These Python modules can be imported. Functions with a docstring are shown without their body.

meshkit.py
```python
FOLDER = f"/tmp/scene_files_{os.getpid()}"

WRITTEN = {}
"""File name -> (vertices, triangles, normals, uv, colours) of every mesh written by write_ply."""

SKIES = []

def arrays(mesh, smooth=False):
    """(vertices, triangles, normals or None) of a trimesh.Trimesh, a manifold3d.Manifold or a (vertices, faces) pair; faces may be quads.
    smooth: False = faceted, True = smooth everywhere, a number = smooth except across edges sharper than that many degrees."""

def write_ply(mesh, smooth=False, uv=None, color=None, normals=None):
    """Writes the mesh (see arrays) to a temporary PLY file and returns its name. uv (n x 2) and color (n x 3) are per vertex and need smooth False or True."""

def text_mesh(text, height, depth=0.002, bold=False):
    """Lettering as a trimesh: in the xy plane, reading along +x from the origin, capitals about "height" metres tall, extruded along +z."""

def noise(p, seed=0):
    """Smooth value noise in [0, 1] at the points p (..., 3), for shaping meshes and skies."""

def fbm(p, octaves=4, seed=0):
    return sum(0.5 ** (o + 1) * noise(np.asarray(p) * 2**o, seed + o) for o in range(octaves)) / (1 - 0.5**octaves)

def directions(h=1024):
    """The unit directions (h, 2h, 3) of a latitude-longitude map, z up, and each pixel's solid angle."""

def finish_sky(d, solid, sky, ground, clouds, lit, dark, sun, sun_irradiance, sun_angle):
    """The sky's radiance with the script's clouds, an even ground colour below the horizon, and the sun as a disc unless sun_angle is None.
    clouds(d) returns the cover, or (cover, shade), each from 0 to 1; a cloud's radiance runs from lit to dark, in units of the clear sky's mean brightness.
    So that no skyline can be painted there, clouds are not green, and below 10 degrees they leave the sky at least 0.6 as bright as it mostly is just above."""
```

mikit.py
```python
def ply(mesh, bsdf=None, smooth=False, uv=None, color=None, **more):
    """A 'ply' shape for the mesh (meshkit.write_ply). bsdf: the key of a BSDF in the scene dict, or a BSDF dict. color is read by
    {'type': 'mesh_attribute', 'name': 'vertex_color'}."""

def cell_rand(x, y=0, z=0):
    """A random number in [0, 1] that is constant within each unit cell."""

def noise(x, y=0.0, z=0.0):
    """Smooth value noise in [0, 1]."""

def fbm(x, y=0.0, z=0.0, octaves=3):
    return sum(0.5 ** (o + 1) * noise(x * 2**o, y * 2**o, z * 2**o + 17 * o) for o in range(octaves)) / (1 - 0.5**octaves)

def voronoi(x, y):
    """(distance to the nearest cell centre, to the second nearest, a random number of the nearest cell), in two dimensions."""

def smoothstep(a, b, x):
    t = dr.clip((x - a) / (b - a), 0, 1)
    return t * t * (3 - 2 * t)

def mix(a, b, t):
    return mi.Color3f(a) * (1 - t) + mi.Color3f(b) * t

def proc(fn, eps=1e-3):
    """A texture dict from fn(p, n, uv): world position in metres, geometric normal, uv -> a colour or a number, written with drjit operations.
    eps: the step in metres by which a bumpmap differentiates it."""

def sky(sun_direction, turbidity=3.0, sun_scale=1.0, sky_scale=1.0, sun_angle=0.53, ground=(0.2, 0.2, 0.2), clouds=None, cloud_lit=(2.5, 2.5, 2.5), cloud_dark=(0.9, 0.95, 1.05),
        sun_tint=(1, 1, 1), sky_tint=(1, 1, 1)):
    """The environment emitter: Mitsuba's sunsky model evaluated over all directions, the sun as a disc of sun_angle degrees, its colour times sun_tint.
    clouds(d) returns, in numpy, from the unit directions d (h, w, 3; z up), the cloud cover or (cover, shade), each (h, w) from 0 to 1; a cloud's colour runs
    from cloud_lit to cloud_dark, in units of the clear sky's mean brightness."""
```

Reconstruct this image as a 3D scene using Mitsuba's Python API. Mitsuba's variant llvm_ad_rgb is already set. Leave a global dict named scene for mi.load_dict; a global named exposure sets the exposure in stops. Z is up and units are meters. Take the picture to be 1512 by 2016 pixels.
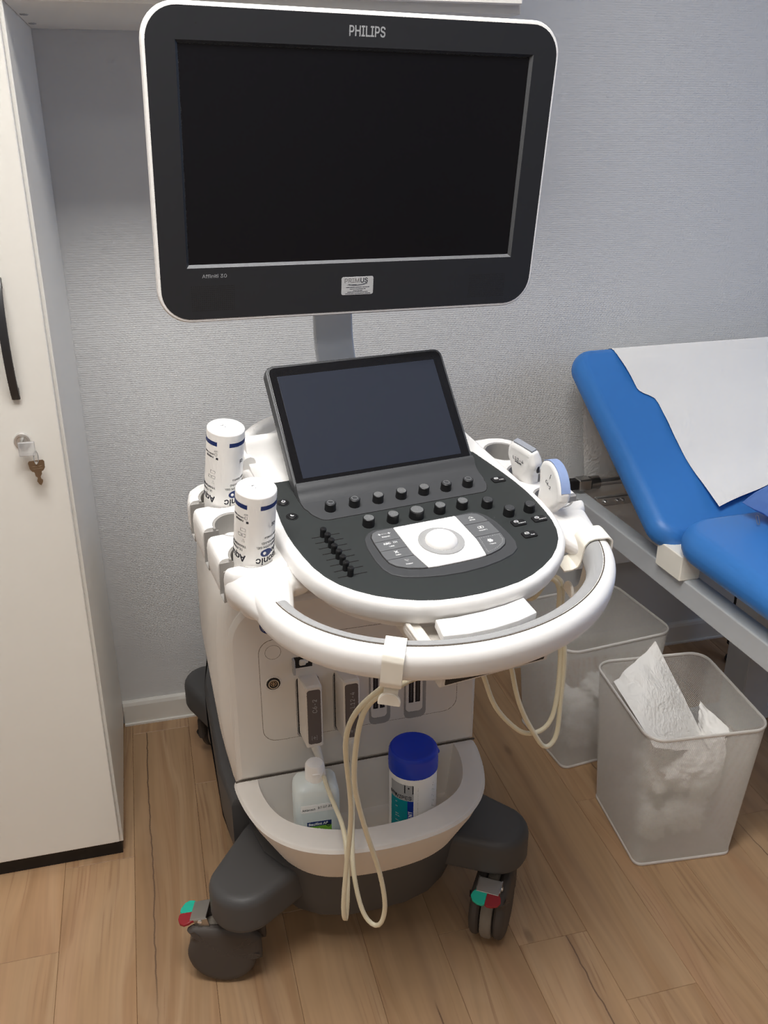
import math, random
import numpy as np, trimesh, shapely, manifold3d, mapbox_earcut
import mitsuba as mi, drjit as dr
import mikit, meshkit
from mikit import noise, fbm, cell_rand, smoothstep, mix
from shapely.geometry import Polygon, Point, box as sbox

T = mi.ScalarTransform4f
rng = np.random.default_rng(7)
random.seed(7)
scene, labels = {}, {}

# ------------------------------------------------------------------ camera, light, exposure
CAM_H = 1.42                                    # camera height; back wall at y = WALL
WALL = 2.0425
_p, _yaw = math.atan2(773, 1800), math.atan2(514, math.hypot(1800, 773))
_fw = [math.sin(_yaw) * math.cos(_p), math.cos(_yaw) * math.cos(_p), -math.sin(_p)]
scene['camera'] = {'type': 'perspective', 'fov': 2 * math.degrees(math.atan(756 / 1800)), 'fov_axis': 'x', 'near_clip': 0.05, 'far_clip': 50.0,
                   'to_world': T().look_at(origin=[0, 0, CAM_H], target=[_fw[0], _fw[1], CAM_H + _fw[2]], up=[0, 0, 1])}
exposure = -0.12
LAMP_A = 24.0     # radiance of the ceiling panel above the machine
LAMP_B = 5.5      # second ceiling panel, behind the camera
LAMP_TINT = (1.0, 0.985, 0.955)
DAY = 1.6          # bluish daylight of the window in the right wall


def rgb(*c):
    """sRGB 0..255 -> linear"""
    c = np.array(c, float) / 255
    return np.where(c <= 0.04045, c / 12.92, ((c + 0.055) / 1.055) ** 2.4).tolist()


def C(v):
    return {'type': 'rgb', 'value': [float(x) for x in v]}


def mat(name, color, rough=0.4, spec=0.5, metal=0.0, clear=0.0, bump=None, bscale=1.0, **kw):
    col = color if isinstance(color, dict) else C(color)
    b = {'type': 'principled', 'base_color': col, 'roughness': rough, 'specular': spec, 'metallic': metal, **kw}
    if clear:
        b['clearcoat'], b['clearcoat_gloss'] = clear, 0.9
    if bump is not None:
        b = {'type': 'bumpmap', 'arbitrary': bump, 'scale': bscale, 'bsdf': b}
    scene['mat_' + name] = {'type': 'twosided', 'bsdf': b}
    return 'mat_' + name


# ------------------------------------------------------------------ materials
def wall_bump(p, n, uv):
    # glass-fibre wallpaper: rows of short dashes
    row = dr.floor(p.z / 0.0048)
    fx = (p.x + p.y) / 0.0082 + cell_rand(row, 3) * 1.0
    a = dr.abs(p.z / 0.0048 - row - 0.5) * 2
    cx = dr.floor(fx)
    b = dr.abs(fx - cx - 0.5) * 2
    amp = 0.45 + 0.55 * cell_rand(cx, row, 5)
    return amp * (1 - smoothstep(0.35, 1.0, a)) * (1 - smoothstep(0.45, 1.0, b))


def floor_color(p, n, uv):
    k = dr.floor((p.x - 0.70) / PW)
    r1, r2 = cell_rand(k, 1), cell_rand(k, 2)
    row = dr.floor((p.y - 1.146 - r2 * 0 + PLANK_SHIFT(k)) / PL)
    q = cell_rand(k, row, 7)
    x, y = p.x + q * 13.0, p.y + q * 31.0
    warp = fbm(x * 9, y * 1.6, q * 9)
    g1 = noise(x * 22 + warp * 5, y * 1.5, q * 5)
    g2 = fbm(x * 160 + warp * 14, y * 5.0, 2)
    g3 = noise(x * 46 + warp * 9, y * 2.2, 8)
    ring = dr.sin((x * 60 + warp * 26))
    base = mix((0.315, 0.190, 0.100), (0.405, 0.262, 0.152), g1)
    base = mix(base, (0.275, 0.150, 0.075), smoothstep(0.5, 0.95, g3) * 0.55)
    base = mix(base, (0.43, 0.30, 0.19), smoothstep(0.35, 1.0, ring) * 0.18)
    fine = noise(x * 300 + warp * 20, y * 9.0, 14)
    base = mix(base, (0.24, 0.135, 0.075), smoothstep(0.62, 0.95, fine) * smoothstep(0.4, 0.7, noise(x * 18, y * 1.2, 15)) * 0.55)
    base = mix(base, (0.40, 0.225, 0.135), smoothstep(0.55, 0.85, noise(x * 14 + warp * 2, y * 0.9, 16)) * 0.35)
    tone = 0.92 + 0.15 * q
    base = base * tone * (0.90 + 0.2 * g2)
    # thin dark splits and knots
    fx = (p.x - 0.70) / PW - k
    wob = (fbm(y * 7.0, q * 40.0, 5) - 0.5) * 0.10 + (noise(y * 60.0, q * 9.0, 4) - 0.5) * 0.018
    crack = dr.abs(fx - (0.25 + 0.5 * cell_rand(k, row, 21)) - wob)
    cr = (1 - smoothstep(0.004, 0.016, crack)) * smoothstep(0.50, 0.62, noise(y * 3.1, q * 17.0, 77)) * smoothstep(0.45, 0.6, cell_rand(k, row, 23))
    base = mix(base, (0.055, 0.030, 0.018), cr * 0.8)
    soft = (1 - smoothstep(0.0, 0.16, crack)) * smoothstep(0.35, 0.7, noise(y * 2.1, q * 11.0, 78))
    base = mix(base, (0.22, 0.135, 0.085), soft * 0.35)
    d, _, w = mikit.voronoi(x * 5.0, y * 1.9)
    knot = (1 - smoothstep(0.012, 0.055, d)) * smoothstep(0.80, 0.82, w)
    base = mix(base, (0.13, 0.075, 0.042), knot * 0.5)
    return base * 1.04


def floor_bump(p, n, uv):
    return fbm(p.x * 240, p.y * 7.0, 2) + 0.0


PW, PL = 0.1385, 1.22


def PLANK_SHIFT(k):
    return cell_rand(k, 11) * PL - dr.select(dr.abs(k + 1) < 0.5, cell_rand(k, 11) * PL, 0.0)


def paper_bump(p, n, uv):
    return fbm(p.x * 210, p.y * 210, p.z * 210, octaves=2)


def leather_bump(p, n, uv):
    return noise(p.x * 900, p.y * 900, p.z * 900)


def cloth_bump(p, n, uv):
    return 0.5 + 0.5 * dr.sin(p.x * 2600 + p.y * 1500) * dr.sin(p.y * 2300 - p.x * 900)


M = dict(
    wall=mat('wall', rgb(203, 203, 202), 0.75, 0.25, bump=mikit.proc(wall_bump, 0.0008), bscale=0.0010),
    ceiling=mat('ceiling', rgb(222, 220, 216), 0.9, 0.1),
    roomwall=mat('roomwall', rgb(165, 163, 160), 0.9, 0.1),
    floor=mat('floor', mikit.proc(floor_color), 0.42, 0.35, bump=mikit.proc(floor_bump, 0.0006), bscale=0.00025),
    floorbase=mat('floorbase', rgb(60, 40, 26), 0.8, 0.2),
    trim=mat('trim', rgb(214, 211, 204), 0.4, 0.4),
    cabinet=mat('cabinet', rgb(216, 213, 206), 0.38, 0.35),
    cabedge=mat('cabedge', rgb(236, 234, 228), 0.3, 0.4),
    black=mat('black', rgb(24, 22, 22), 0.45, 0.4),
    blacksatin=mat('blacksatin', rgb(38, 38, 40), 0.35, 0.5),
    chrome=mat('chrome', (0.72, 0.71, 0.69), 0.22, 0.5, metal=0.8),
    steel=mat('steel', (0.48, 0.47, 0.45), 0.32, 0.5, metal=1.0),
    brass=mat('brass', (0.34, 0.27, 0.20), 0.38, 0.5, metal=1.0),
    acrylic={'x': 1},
    white=mat('white', rgb(223, 221, 218), 0.34, 0.45),
    whitewarm=mat('whitewarm', rgb(211, 205, 197), 0.42, 0.4),
    cream=mat('cream', rgb(236, 232, 220), 0.36, 0.45),
    gap=mat('gap', rgb(92, 84, 76), 0.7, 0.2),
    gapsoft=mat('gapsoft', rgb(138, 128, 118), 0.7, 0.2),
    ring=mat('ring', rgb(158, 158, 158), 0.5, 0.35),
    cupgrey=mat('cupgrey', rgb(150, 147, 143), 0.55, 0.3),
    panelblack=mat('panelblack', rgb(46, 49, 49), 0.55, 0.35),
    console=mat('console', rgb(66, 67, 69), 0.45, 0.4),
    keygrey=mat('keygrey', rgb(100, 101, 103), 0.45, 0.4),
    knob=mat('knob', rgb(24, 24, 25), 0.42, 0.4),
    knobtop=mat('knobtop', rgb(62, 63, 65), 0.5, 0.4),
    knobtoplight=mat('knobtoplight', rgb(104, 105, 106), 0.5, 0.4),
    bezel=mat('bezel', rgb(34, 35, 38), 0.4, 0.35),
    glass=mat('glass', rgb(14, 14, 18), 0.2, 0.35),
    touchglass=mat('touchglass', rgb(16, 16, 18), 0.06, 0.5),
    touchlcd=mat('touchlcd', rgb(40, 44, 54), 0.10, 0.6),
    armgrey=mat('armgrey', rgb(196, 202, 210), 0.35, 0.5),
    print=mat('print', rgb(136, 137, 139), 0.5, 0.3),
    printwhite=mat('printwhite', rgb(226, 226, 226), 0.5, 0.3),
    printdark=mat('printdark', rgb(34, 36, 44), 0.6, 0.2),
    printgrey=mat('printgrey', rgb(120, 118, 118), 0.6, 0.2),
    navy=mat('navy', rgb(24, 44, 98), 0.45, 0.4),
    bottle=mat('bottle', rgb(240, 238, 234), 0.28, 0.5),
    base=mat('base', rgb(72, 71, 71), 0.48, 0.35),
    basedark=mat('basedark', rgb(48, 46, 45), 0.6, 0.3),
    wheel=mat('wheel', rgb(72, 66, 62), 0.55, 0.3),
    tread=mat('tread', rgb(126, 118, 108), 0.7, 0.2),
    green=mat('green', rgb(30, 176, 150), 0.4, 0.4),
    red=mat('red', rgb(140, 34, 42), 0.4, 0.4),
    cable=mat('cable', rgb(214, 205, 178), 0.45, 0.35),
    cablegrey=mat('cablegrey', rgb(205, 200, 190), 0.45, 0.35),
    lens=mat('lens', rgb(134, 152, 190), 0.35, 0.4),
    lensgrey=mat('lensgrey', rgb(140, 144, 152), 0.4, 0.4),
    label=mat('label', rgb(92, 84, 82), 0.5, 0.3),
    cobalt=mat('cobalt', rgb(18, 52, 176), 0.32, 0.5),
    teal=mat('teal', rgb(0, 140, 150), 0.5, 0.3),
    royal=mat('royal', rgb(16, 50, 150), 0.5, 0.3),
    labelgrey=mat('labelgrey', rgb(168, 168, 168), 0.5, 0.3),
    milky=mat('milky', rgb(216, 224, 222), 0.3, 0.5, spec_trans=0.0),
    leaf=mat('leaf', rgb(118, 176, 58), 0.5, 0.3),
    paper=mat('paper', rgb(236, 234, 230), 0.9, 0.1, bump=mikit.proc(paper_bump, 0.0008), bscale=0.0036),
    blue=mat('blue', rgb(54, 118, 190), 0.42, 0.45, bump=mikit.proc(leather_bump, 0.0005), bscale=0.00006),
    bag=mat('bag', rgb(86, 118, 180), 0.8, 0.2, bump=mikit.proc(cloth_bump, 0.0005), bscale=0.00012),
    frame=mat('frame', rgb(186, 189, 191), 0.36, 0.45),
    mesh=mat('mesh', rgb(206, 202, 196), 0.4, 0.4),
)
scene['mat_acrylic'] = {'type': 'principled', 'base_color': C([.92, .93, .94]), 'roughness': .18, 'spec_trans': .72, 'eta': 1.49}
M['acrylic'] = 'mat_acrylic'
M['wire'] = M['mesh']


# ------------------------------------------------------------------ helpers
def key_for(base):
    if base not in scene and base not in labels:
        return base
    i = 1
    while f'{base}_{i:03d}' in scene or f'{base}_{i:03d}' in labels:
        i += 1
    return f'{base}_{i:03d}'


def put(key, mesh, m, smooth=35, label=None, cat=None, group=None, kind=None, fr=None, **more):
    """one entry of the scene; fr = (origin, 3x3 rows u,v,n) places a mesh made in a local frame"""
    key = key_for(key)
    if hasattr(mesh, 'to_mesh'):
        mm = mesh.to_mesh()
        mesh = trimesh.Trimesh(np.array(mm.vert_properties[:, :3]), np.array(mm.tri_verts), process=False)
    if isinstance(mesh, (list, tuple)):
        mesh = trimesh.util.concatenate(list(mesh))
    if fr is not None:
        mesh = mesh.copy()
        mesh.vertices = np.asarray(fr[0]) + np.asarray(mesh.vertices) @ np.asarray(fr[1])
    scene[key] = mikit.ply(mesh, M[m], smooth=smooth, **more)
    info = {k: v for k, v in (('label', label), ('category', cat), ('group', group), ('kind', kind)) if v}
    if info:
        labels[key] = info
    return key


def thing(name, label, cat, group=None):
    key = key_for(name)
    labels[key] = {'label': label, 'category': cat}
    if group:
        labels[key]['group'] = group
    return key


def TM(v, f):
    return trimesh.Trimesh(np.asarray(v, float), np.asarray(f, int), process=False)


def hull(pts):
    return trimesh.convex.convex_hull(np.asarray(pts, float))


_sph = trimesh.creation.icosphere(subdivisions=2).vertices
_sph1 = trimesh.creation.icosphere(subdivisions=1).vertices


def hull_spheres(items, lo=False):
    s = _sph1 if lo else _sph
    return hull(np.vstack([np.array(c) + s * r for c, r in items]))


def rbox(x0, x1, y0, y1, z0, z1, r=0.003, lo=True):
    r = min(r, (x1 - x0) / 2 - 1e-5, (y1 - y0) / 2 - 1e-5, (z1 - z0) / 2 - 1e-5)
    return hull_spheres([((x, y, z), r) for x in (x0 + r, x1 - r) for y in (y0 + r, y1 - r) for z in (z0 + r, z1 - r)], lo)


def cbox(x0, x1, y0, y1, z0, z1, c=0.001):
    """box with small chamfers, 24 vertices"""
    pts = []
    for sx in (0, 1):
        for sy in (0, 1):
            for sz in (0, 1):
                p = np.array([(x0, x1)[sx], (y0, y1)[sy], (z0, z1)[sz]], float)
                d = np.array([1 - 2 * sx, 1 - 2 * sy, 1 - 2 * sz]) * c
                for k in range(3):
                    e = d.copy()
                    e[k] = 0
                    pts.append(p + e)
    return hull(pts)


def bx(x0, x1, y0, y1, z0, z1):
    m = trimesh.creation.box(extents=(x1 - x0, y1 - y0, z1 - z0))
    m.apply_translation(((x0 + x1) / 2, (y0 + y1) / 2, (z0 + z1) / 2))
    return m


def lathe(profile, seg=48):
    """profile [(r, z)] from bottom to top"""
    return trimesh.creation.revolve(np.asarray(profile, float), sections=seg)


def resample(p, n, closed=True):
    p = np.asarray(p, float)
    if closed:
        p = np.vstack([p, p[:1]])
    s = np.r_[0, np.cumsum(np.linalg.norm(np.diff(p, axis=0), axis=1))]
    t = np.linspace(0, s[-1], n, endpoint=not closed)
    return np.stack([np.interp(t, s, p[:, k]) for k in range(p.shape[1])], 1)


def spline(p, n, closed=False):
    from scipy.interpolate import CubicSpline
    p = np.asarray(p, float)
    if closed:
        p = np.vstack([p, p[:1]])
    s = np.r_[0, np.cumsum(np.sqrt(np.linalg.norm(np.diff(p, axis=0), axis=1)))]
    f = CubicSpline(s, p, bc_type='periodic' if closed else 'natural')
    q = f(np.linspace(0, s[-1], n * 4))
    return resample(q[:-1] if closed else q, n, closed)


def rrect(w, h, r, cx=0, cy=0, seg=6):
    out = []
    for sx, sy, a in ((1, -1, -90), (1, 1, 0), (-1, 1, 90), (-1, -1, 180)):
        for k in range(seg + 1):
            t = math.radians(a + 90 * k / seg)
            out.append((cx + sx * (w / 2 - r) + r * math.cos(t), cy + sy * (h / 2 - r) + r * math.sin(t)))
    return np.array(out)


def circle(r, cx=0, cy=0, n=32):
    t = np.arange(n) * 2 * np.pi / n
    return np.stack([cx + r * np.cos(t), cy + r * np.sin(t)], 1)


def earcut(poly2d):
    return mapbox_earcut.triangulate_float64(np.asarray(poly2d, float), np.array([len(poly2d)], np.uint32)).reshape(-1, 3).astype(int)


def loft(outline, layers, capb=True, capt=True):
    """layers [(inset, z)] bottom to top, outline counter-clockwise; inset along the outline's normals"""
    p = np.asarray(outline, float)
    if Polygon(p).exterior.is_ccw is False:
        p = p[::-1]
    e = np.roll(p, -1, 0) - p
    e /= np.maximum(np.linalg.norm(e, axis=1, keepdims=True), 1e-12)
    nn = np.stack([-e[:, 1], e[:, 0]], 1)
    m = nn + np.roll(nn, 1, 0)
    m /= np.maximum((m * nn).sum(1, keepdims=True), 0.35)
    n = len(p)
    V = np.vstack([np.c_[p + m * i, np.full(n, z)] for i, z in layers])
    F = []
    a, b = np.arange(n), (np.arange(n) + 1) % n
    for k in range(len(layers) - 1):
        o, q = k * n, (k + 1) * n
        F += [np.c_[o + a, o + b, q + b], np.c_[o + a, q + b, q + a]]
    for on, k, rev in ((capb, 0, True), (capt, len(layers) - 1, False)):
        if not on:
            continue
        q = p + m * layers[k][0]
        c = q.mean(0)
        d0, d1 = q - c, np.roll(q, -1, 0) - c
        e_ = earcut(q)
        if (d0[:, 0] * d1[:, 1] - d0[:, 1] * d1[:, 0] > 0).all() or len(e_) != n - 2:
            f = np.c_[a, b, np.full(n, len(V) - k * n)] + k * n
            V = np.vstack([V, [[*c, layers[k][1]]]])
        else:
            f = e_ + k * n
        F.append(f[:, ::-1] if rev else f)
    mesh = TM(V, np.vstack(F))
    if capb and capt:
        trimesh.repair.fix_normals(mesh)
    return mesh


def plate(outline, z0, z1, r=0.0015):
    """flat plate with a rounded top edge"""
    r = min(r, (z1 - z0) * 0.9)
    return loft(outline, [(0, z0), (0, z1 - r), (r * 0.3, z1 - r * 0.3), (r, z1)])


def extrude(poly, z0, z1):
    m = trimesh.creation.extrude_polygon(poly, z1 - z0, engine='earcut') if poly.geom_type == 'Polygon' else \
        trimesh.util.concatenate([trimesh.creation.extrude_polygon(g, z1 - z0, engine='earcut') for g in poly.geoms])
    m.apply_translation((0, 0, z0))
    return m


def frames(path, closed=False, up=None):
    P = np.asarray(path, float)
    t = (np.roll(P, -1, 0) - np.roll(P, 1, 0)) if closed else np.gradient(P, axis=0)
    t /= np.linalg.norm(t, axis=1, keepdims=True)
    A = np.zeros_like(P)
    if up is not None:
        A = np.cross(t, np.broadcast_to(up, P.shape))
        A /= np.linalg.norm(A, axis=1, keepdims=True)
    else:
        a = np.cross(t[0], [0, 0, 1.0] if abs(t[0][2]) < 0.9 else [1.0, 0, 0])
        for i in range(len(P)):
            a = a - t[i] * (a @ t[i])
            a /= np.linalg.norm(a)
            A[i] = a
    return t, A, np.cross(A, t)


def sweep(path, profile, closed=False, up=None, scale=None, cap=True):
    """profile (m,2) in (side, up) swept along the path"""
    P, pr = np.asarray(path, float), np.asarray(profile, float)
    t, A, B = frames(P, closed, up)
    n, m = len(P), len(pr)
    sc = np.ones(n) if scale is None else np.asarray(scale)
    V = (P[:, None] + sc[:, None, None] * (pr[None, :, :1] * A[:, None] + pr[None, :, 1:] * B[:, None])).reshape(-1, 3)
    i, j = np.meshgrid(np.arange(n if closed else n - 1), np.arange(m), indexing='ij')
    a, b = i * m + j, i * m + (j + 1) % m
    c, d = ((i + 1) % n) * m + (j + 1) % m, ((i + 1) % n) * m + j
    F = [np.stack([a, b, c], -1).reshape(-1, 3), np.stack([a, c, d], -1).reshape(-1, 3)]
    if cap and not closed:
        e = earcut(pr)
        F += [e, e[:, ::-1] + (n - 1) * m]
    mesh = TM(V, np.vstack(F))
    trimesh.repair.fix_normals(mesh)
    return mesh


def tube(path, r, sides=12, closed=False, n=None, smooth_path=True):
    p = spline(path, n or max(8, len(path) * 8), closed) if smooth_path else np.asarray(path, float)
    sc = None if np.isscalar(r) else np.interp(np.linspace(0, 1, len(p)), np.linspace(0, 1, len(r)), r)
    return sweep(p, circle(r if np.isscalar(r) else 1.0, n=sides), closed, scale=sc)


def to_man(m):
    return manifold3d.Manifold(manifold3d.Mesh(np.asarray(m.vertices, np.float32), np.asarray(m.faces, np.uint32)))


def from_man(m):
    q = m.to_mesh()
    return TM(q.vert_properties[:, :3], q.tri_verts)


def text(s, h, bold=False, center=True, rot=0.0, at=(0, 0, 0), depth=0.0004, flip=False):
    m = meshkit.text_mesh(s, h, depth, bold)
    if center:
        lo, hi = m.bounds
        m.apply_translation((-(lo[0] + hi[0]) / 2, -(lo[1] + hi[1]) / 2, 0))
    m.apply_transform(trimesh.transformations.rotation_matrix(math.radians(rot), [0, 0, 1]))
    m.apply_translation(at)
    return m


def wrap(m, R, phi0=0.0):
    """flat mesh (x along, y up, z out) -> around a vertical cylinder of radius R; phi0 in degrees"""
    v = np.asarray(m.vertices)
    a = math.radians(phi0) + v[:, 0] / R
    rr = R + v[:, 2]
    m = m.copy()
    m.vertices = np.stack([rr * np.cos(a), rr * np.sin(a), v[:, 1]], 1)
    return m


def band(x0, x1, y0, y1, R, phi0=0.0, t=0.0003, n=16):
    """a curved label on a cylinder"""
    xs = np.linspace(x0, x1, n)
    V = np.vstack([np.c_[xs, np.full(n, y0), np.full(n, t)], np.c_[xs, np.full(n, y1), np.full(n, t)]])
    i = np.arange(n - 1)
    F = np.vstack([np.c_[i, i + 1, i + 1 + n], np.c_[i, i + 1 + n, i + n]])
    return wrap(TM(V, F), R, phi0)


def frame(yaw, tilt, o):
    y, a = math.radians(yaw), math.radians(tilt)
    u = np.array([math.cos(y), math.sin(y), 0])
    v = np.array([-math.sin(y) * math.cos(a), math.cos(y) * math.cos(a), math.sin(a)])
    return (np.asarray(o, float), np.array([u, v, np.cross(u, v)]))


def W(fr, p):
    return np.asarray(fr[0]) + np.asarray(p, float) @ fr[1]


# ================================================================== the room
X0, X1, Y0, ZC = -1.30, 2.30, -1.80, 2.50
put('wall_back', bx(X0 - .1, X1 + .1, WALL, WALL + .1, -.1, ZC + .1), 'wall', False, kind='structure')
put('wall_left', bx(X0 - .1, X0, Y0 - .1, WALL, -.1, ZC + .1), 'roomwall', False, kind='structure')
put('wall_front', bx(X0, X1 + .1, Y0 - .1, Y0, -.1, ZC + .1), 'roomwall', False, kind='structure')
put('ceiling', bx(X0 - .1, X1 + .1, Y0 - .1, WALL + .1, ZC, ZC + .1), 'ceiling', False, kind='structure')
# right wall with a window opening
WY0, WY1, WZ0, WZ1 = 0.35, 1.45, 0.95, 2.05
put('wall_right', [bx(X1, X1 + .1, Y0, WY0, 0, ZC), bx(X1, X1 + .1, WY1, WALL, 0, ZC), bx(X1, X1 + .1, WY0, WY1, 0, WZ0), bx(X1, X1 + .1, WY0, WY1, WZ1, ZC)],
    'roomwall', False, kind='structure')
put('window_1', [bx(X1 + .02, X1 + .07, WY0, WY0 + .06, WZ0, WZ1), bx(X1 + .02, X1 + .07, WY1 - .06, WY1, WZ0, WZ1),
                 bx(X1 + .02, X1 + .07, WY0 + .06, WY1 - .06, WZ0, WZ0 + .06), bx(X1 + .02, X1 + .07, WY0 + .06, WY1 - .06, WZ1 - .06, WZ1)], 'trim', False, kind='structure')
q = TM([(X1 + .045, WY0 + .06, WZ0 + .06), (X1 + .045, WY0 + .06, WZ1 - .06), (X1 + .045, WY1 - .06, WZ1 - .06), (X1 + .045, WY1 - .06, WZ0 + .06)], [(0, 1, 2), (0, 2, 3)])
if q.face_normals[0][0] > 0:
    q.invert()
put('window_1__pane', q, 'milky', False, emitter={'type': 'area', 'radiance': C([DAY * .45, DAY * .75, DAY * 1.4])})

# floor: a base slab and one entry per plank
put('floor', bx(X0 - .1, X1 + .1, Y0 - .1, WALL + .05, -.1, -.0045), 'floorbase', False, kind='structure')
for k in range(int((X0 - .70) / PW) - 1, int((X1 - .70) / PW) + 1):
    xa, xb = max(X0, .70 + PW * k), min(X1, .70 + PW * (k + 1))
    if xb - xa < .01:
        continue
    sh = 0.0 if k == -1 else float(cell_rand(mi.Float(k), mi.Float(11))[0]) * PL
    for r in range(-4, 3):
        ya, yb = max(Y0, 1.146 - sh + r * PL), min(WALL, 1.146 - sh + (r + 1) * PL)
        if yb - ya > .01:
            put('floor__plank', cbox(xa + .0002, xb - .0002, ya + .0002, yb - .0002, -.0045, 0, .0007), 'floor', False)

# skirting board
prof = np.array([(0, 0), (-.017, 0), (-.017, .005), (-.0125, .0065), (-.0125, .056), (-.0095, .064), (-.004, .067), (0, .067)])
xs = [-.149, X1]
V = np.vstack([np.c_[np.full(len(prof), x), WALL + prof[:, 0], prof[:, 1]] for x in xs])
n_ = len(prof)
F = [(j, (j + 1) % n_, n_ + (j + 1) % n_) for j in range(n_)] + [(j, n_ + (j + 1) % n_, n_ + j) for j in range(n_)]
e_ = earcut(prof)
b_ = TM(V, np.vstack([F, e_, e_[:, ::-1] + n_]))
trimesh.repair.fix_normals(b_)
put('baseboard_back', b_, 'trim', 20, kind='structure')

# ceiling lamps (above the picture; they light it)
def ceiling_lamp(x, y, sx, sy, power, label):
    t = thing('ceiling_lamp', label, 'lamp')
    z = ZC
    put(t + '__frame', [bx(x - sx / 2 - .03, x + sx / 2 + .03, y - sy / 2 - .03, y - sy / 2, z - .05, z), bx(x - sx / 2 - .03, x + sx / 2 + .03, y + sy / 2, y + sy / 2 + .03, z - .05, z),
                        bx(x - sx / 2 - .03, x - sx / 2, y - sy / 2, y + sy / 2, z - .05, z), bx(x + sx / 2, x + sx / 2 + .03, y - sy / 2, y + sy / 2, z - .05, z)], 'trim', False)
    d = TM([(x - sx / 2, y - sy / 2, z - .045), (x + sx / 2, y - sy / 2, z - .045), (x + sx / 2, y + sy / 2, z - .045), (x - sx / 2, y + sy / 2, z - .045)], [(0, 2, 1), (0, 3, 2)])
    put(t + '__diffuser', d, 'trim', False, emitter={'type': 'area', 'radiance': C([power * c for c in LAMP_TINT])})


ceiling_lamp(.00, .55, 1.1, .6, LAMP_A, 'flat white ceiling panel lamp above the ultrasound machine')
ceiling_lamp(-.35, -1.10, 1.2, .6, LAMP_B, 'flat white ceiling panel lamp behind the camera')

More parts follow.
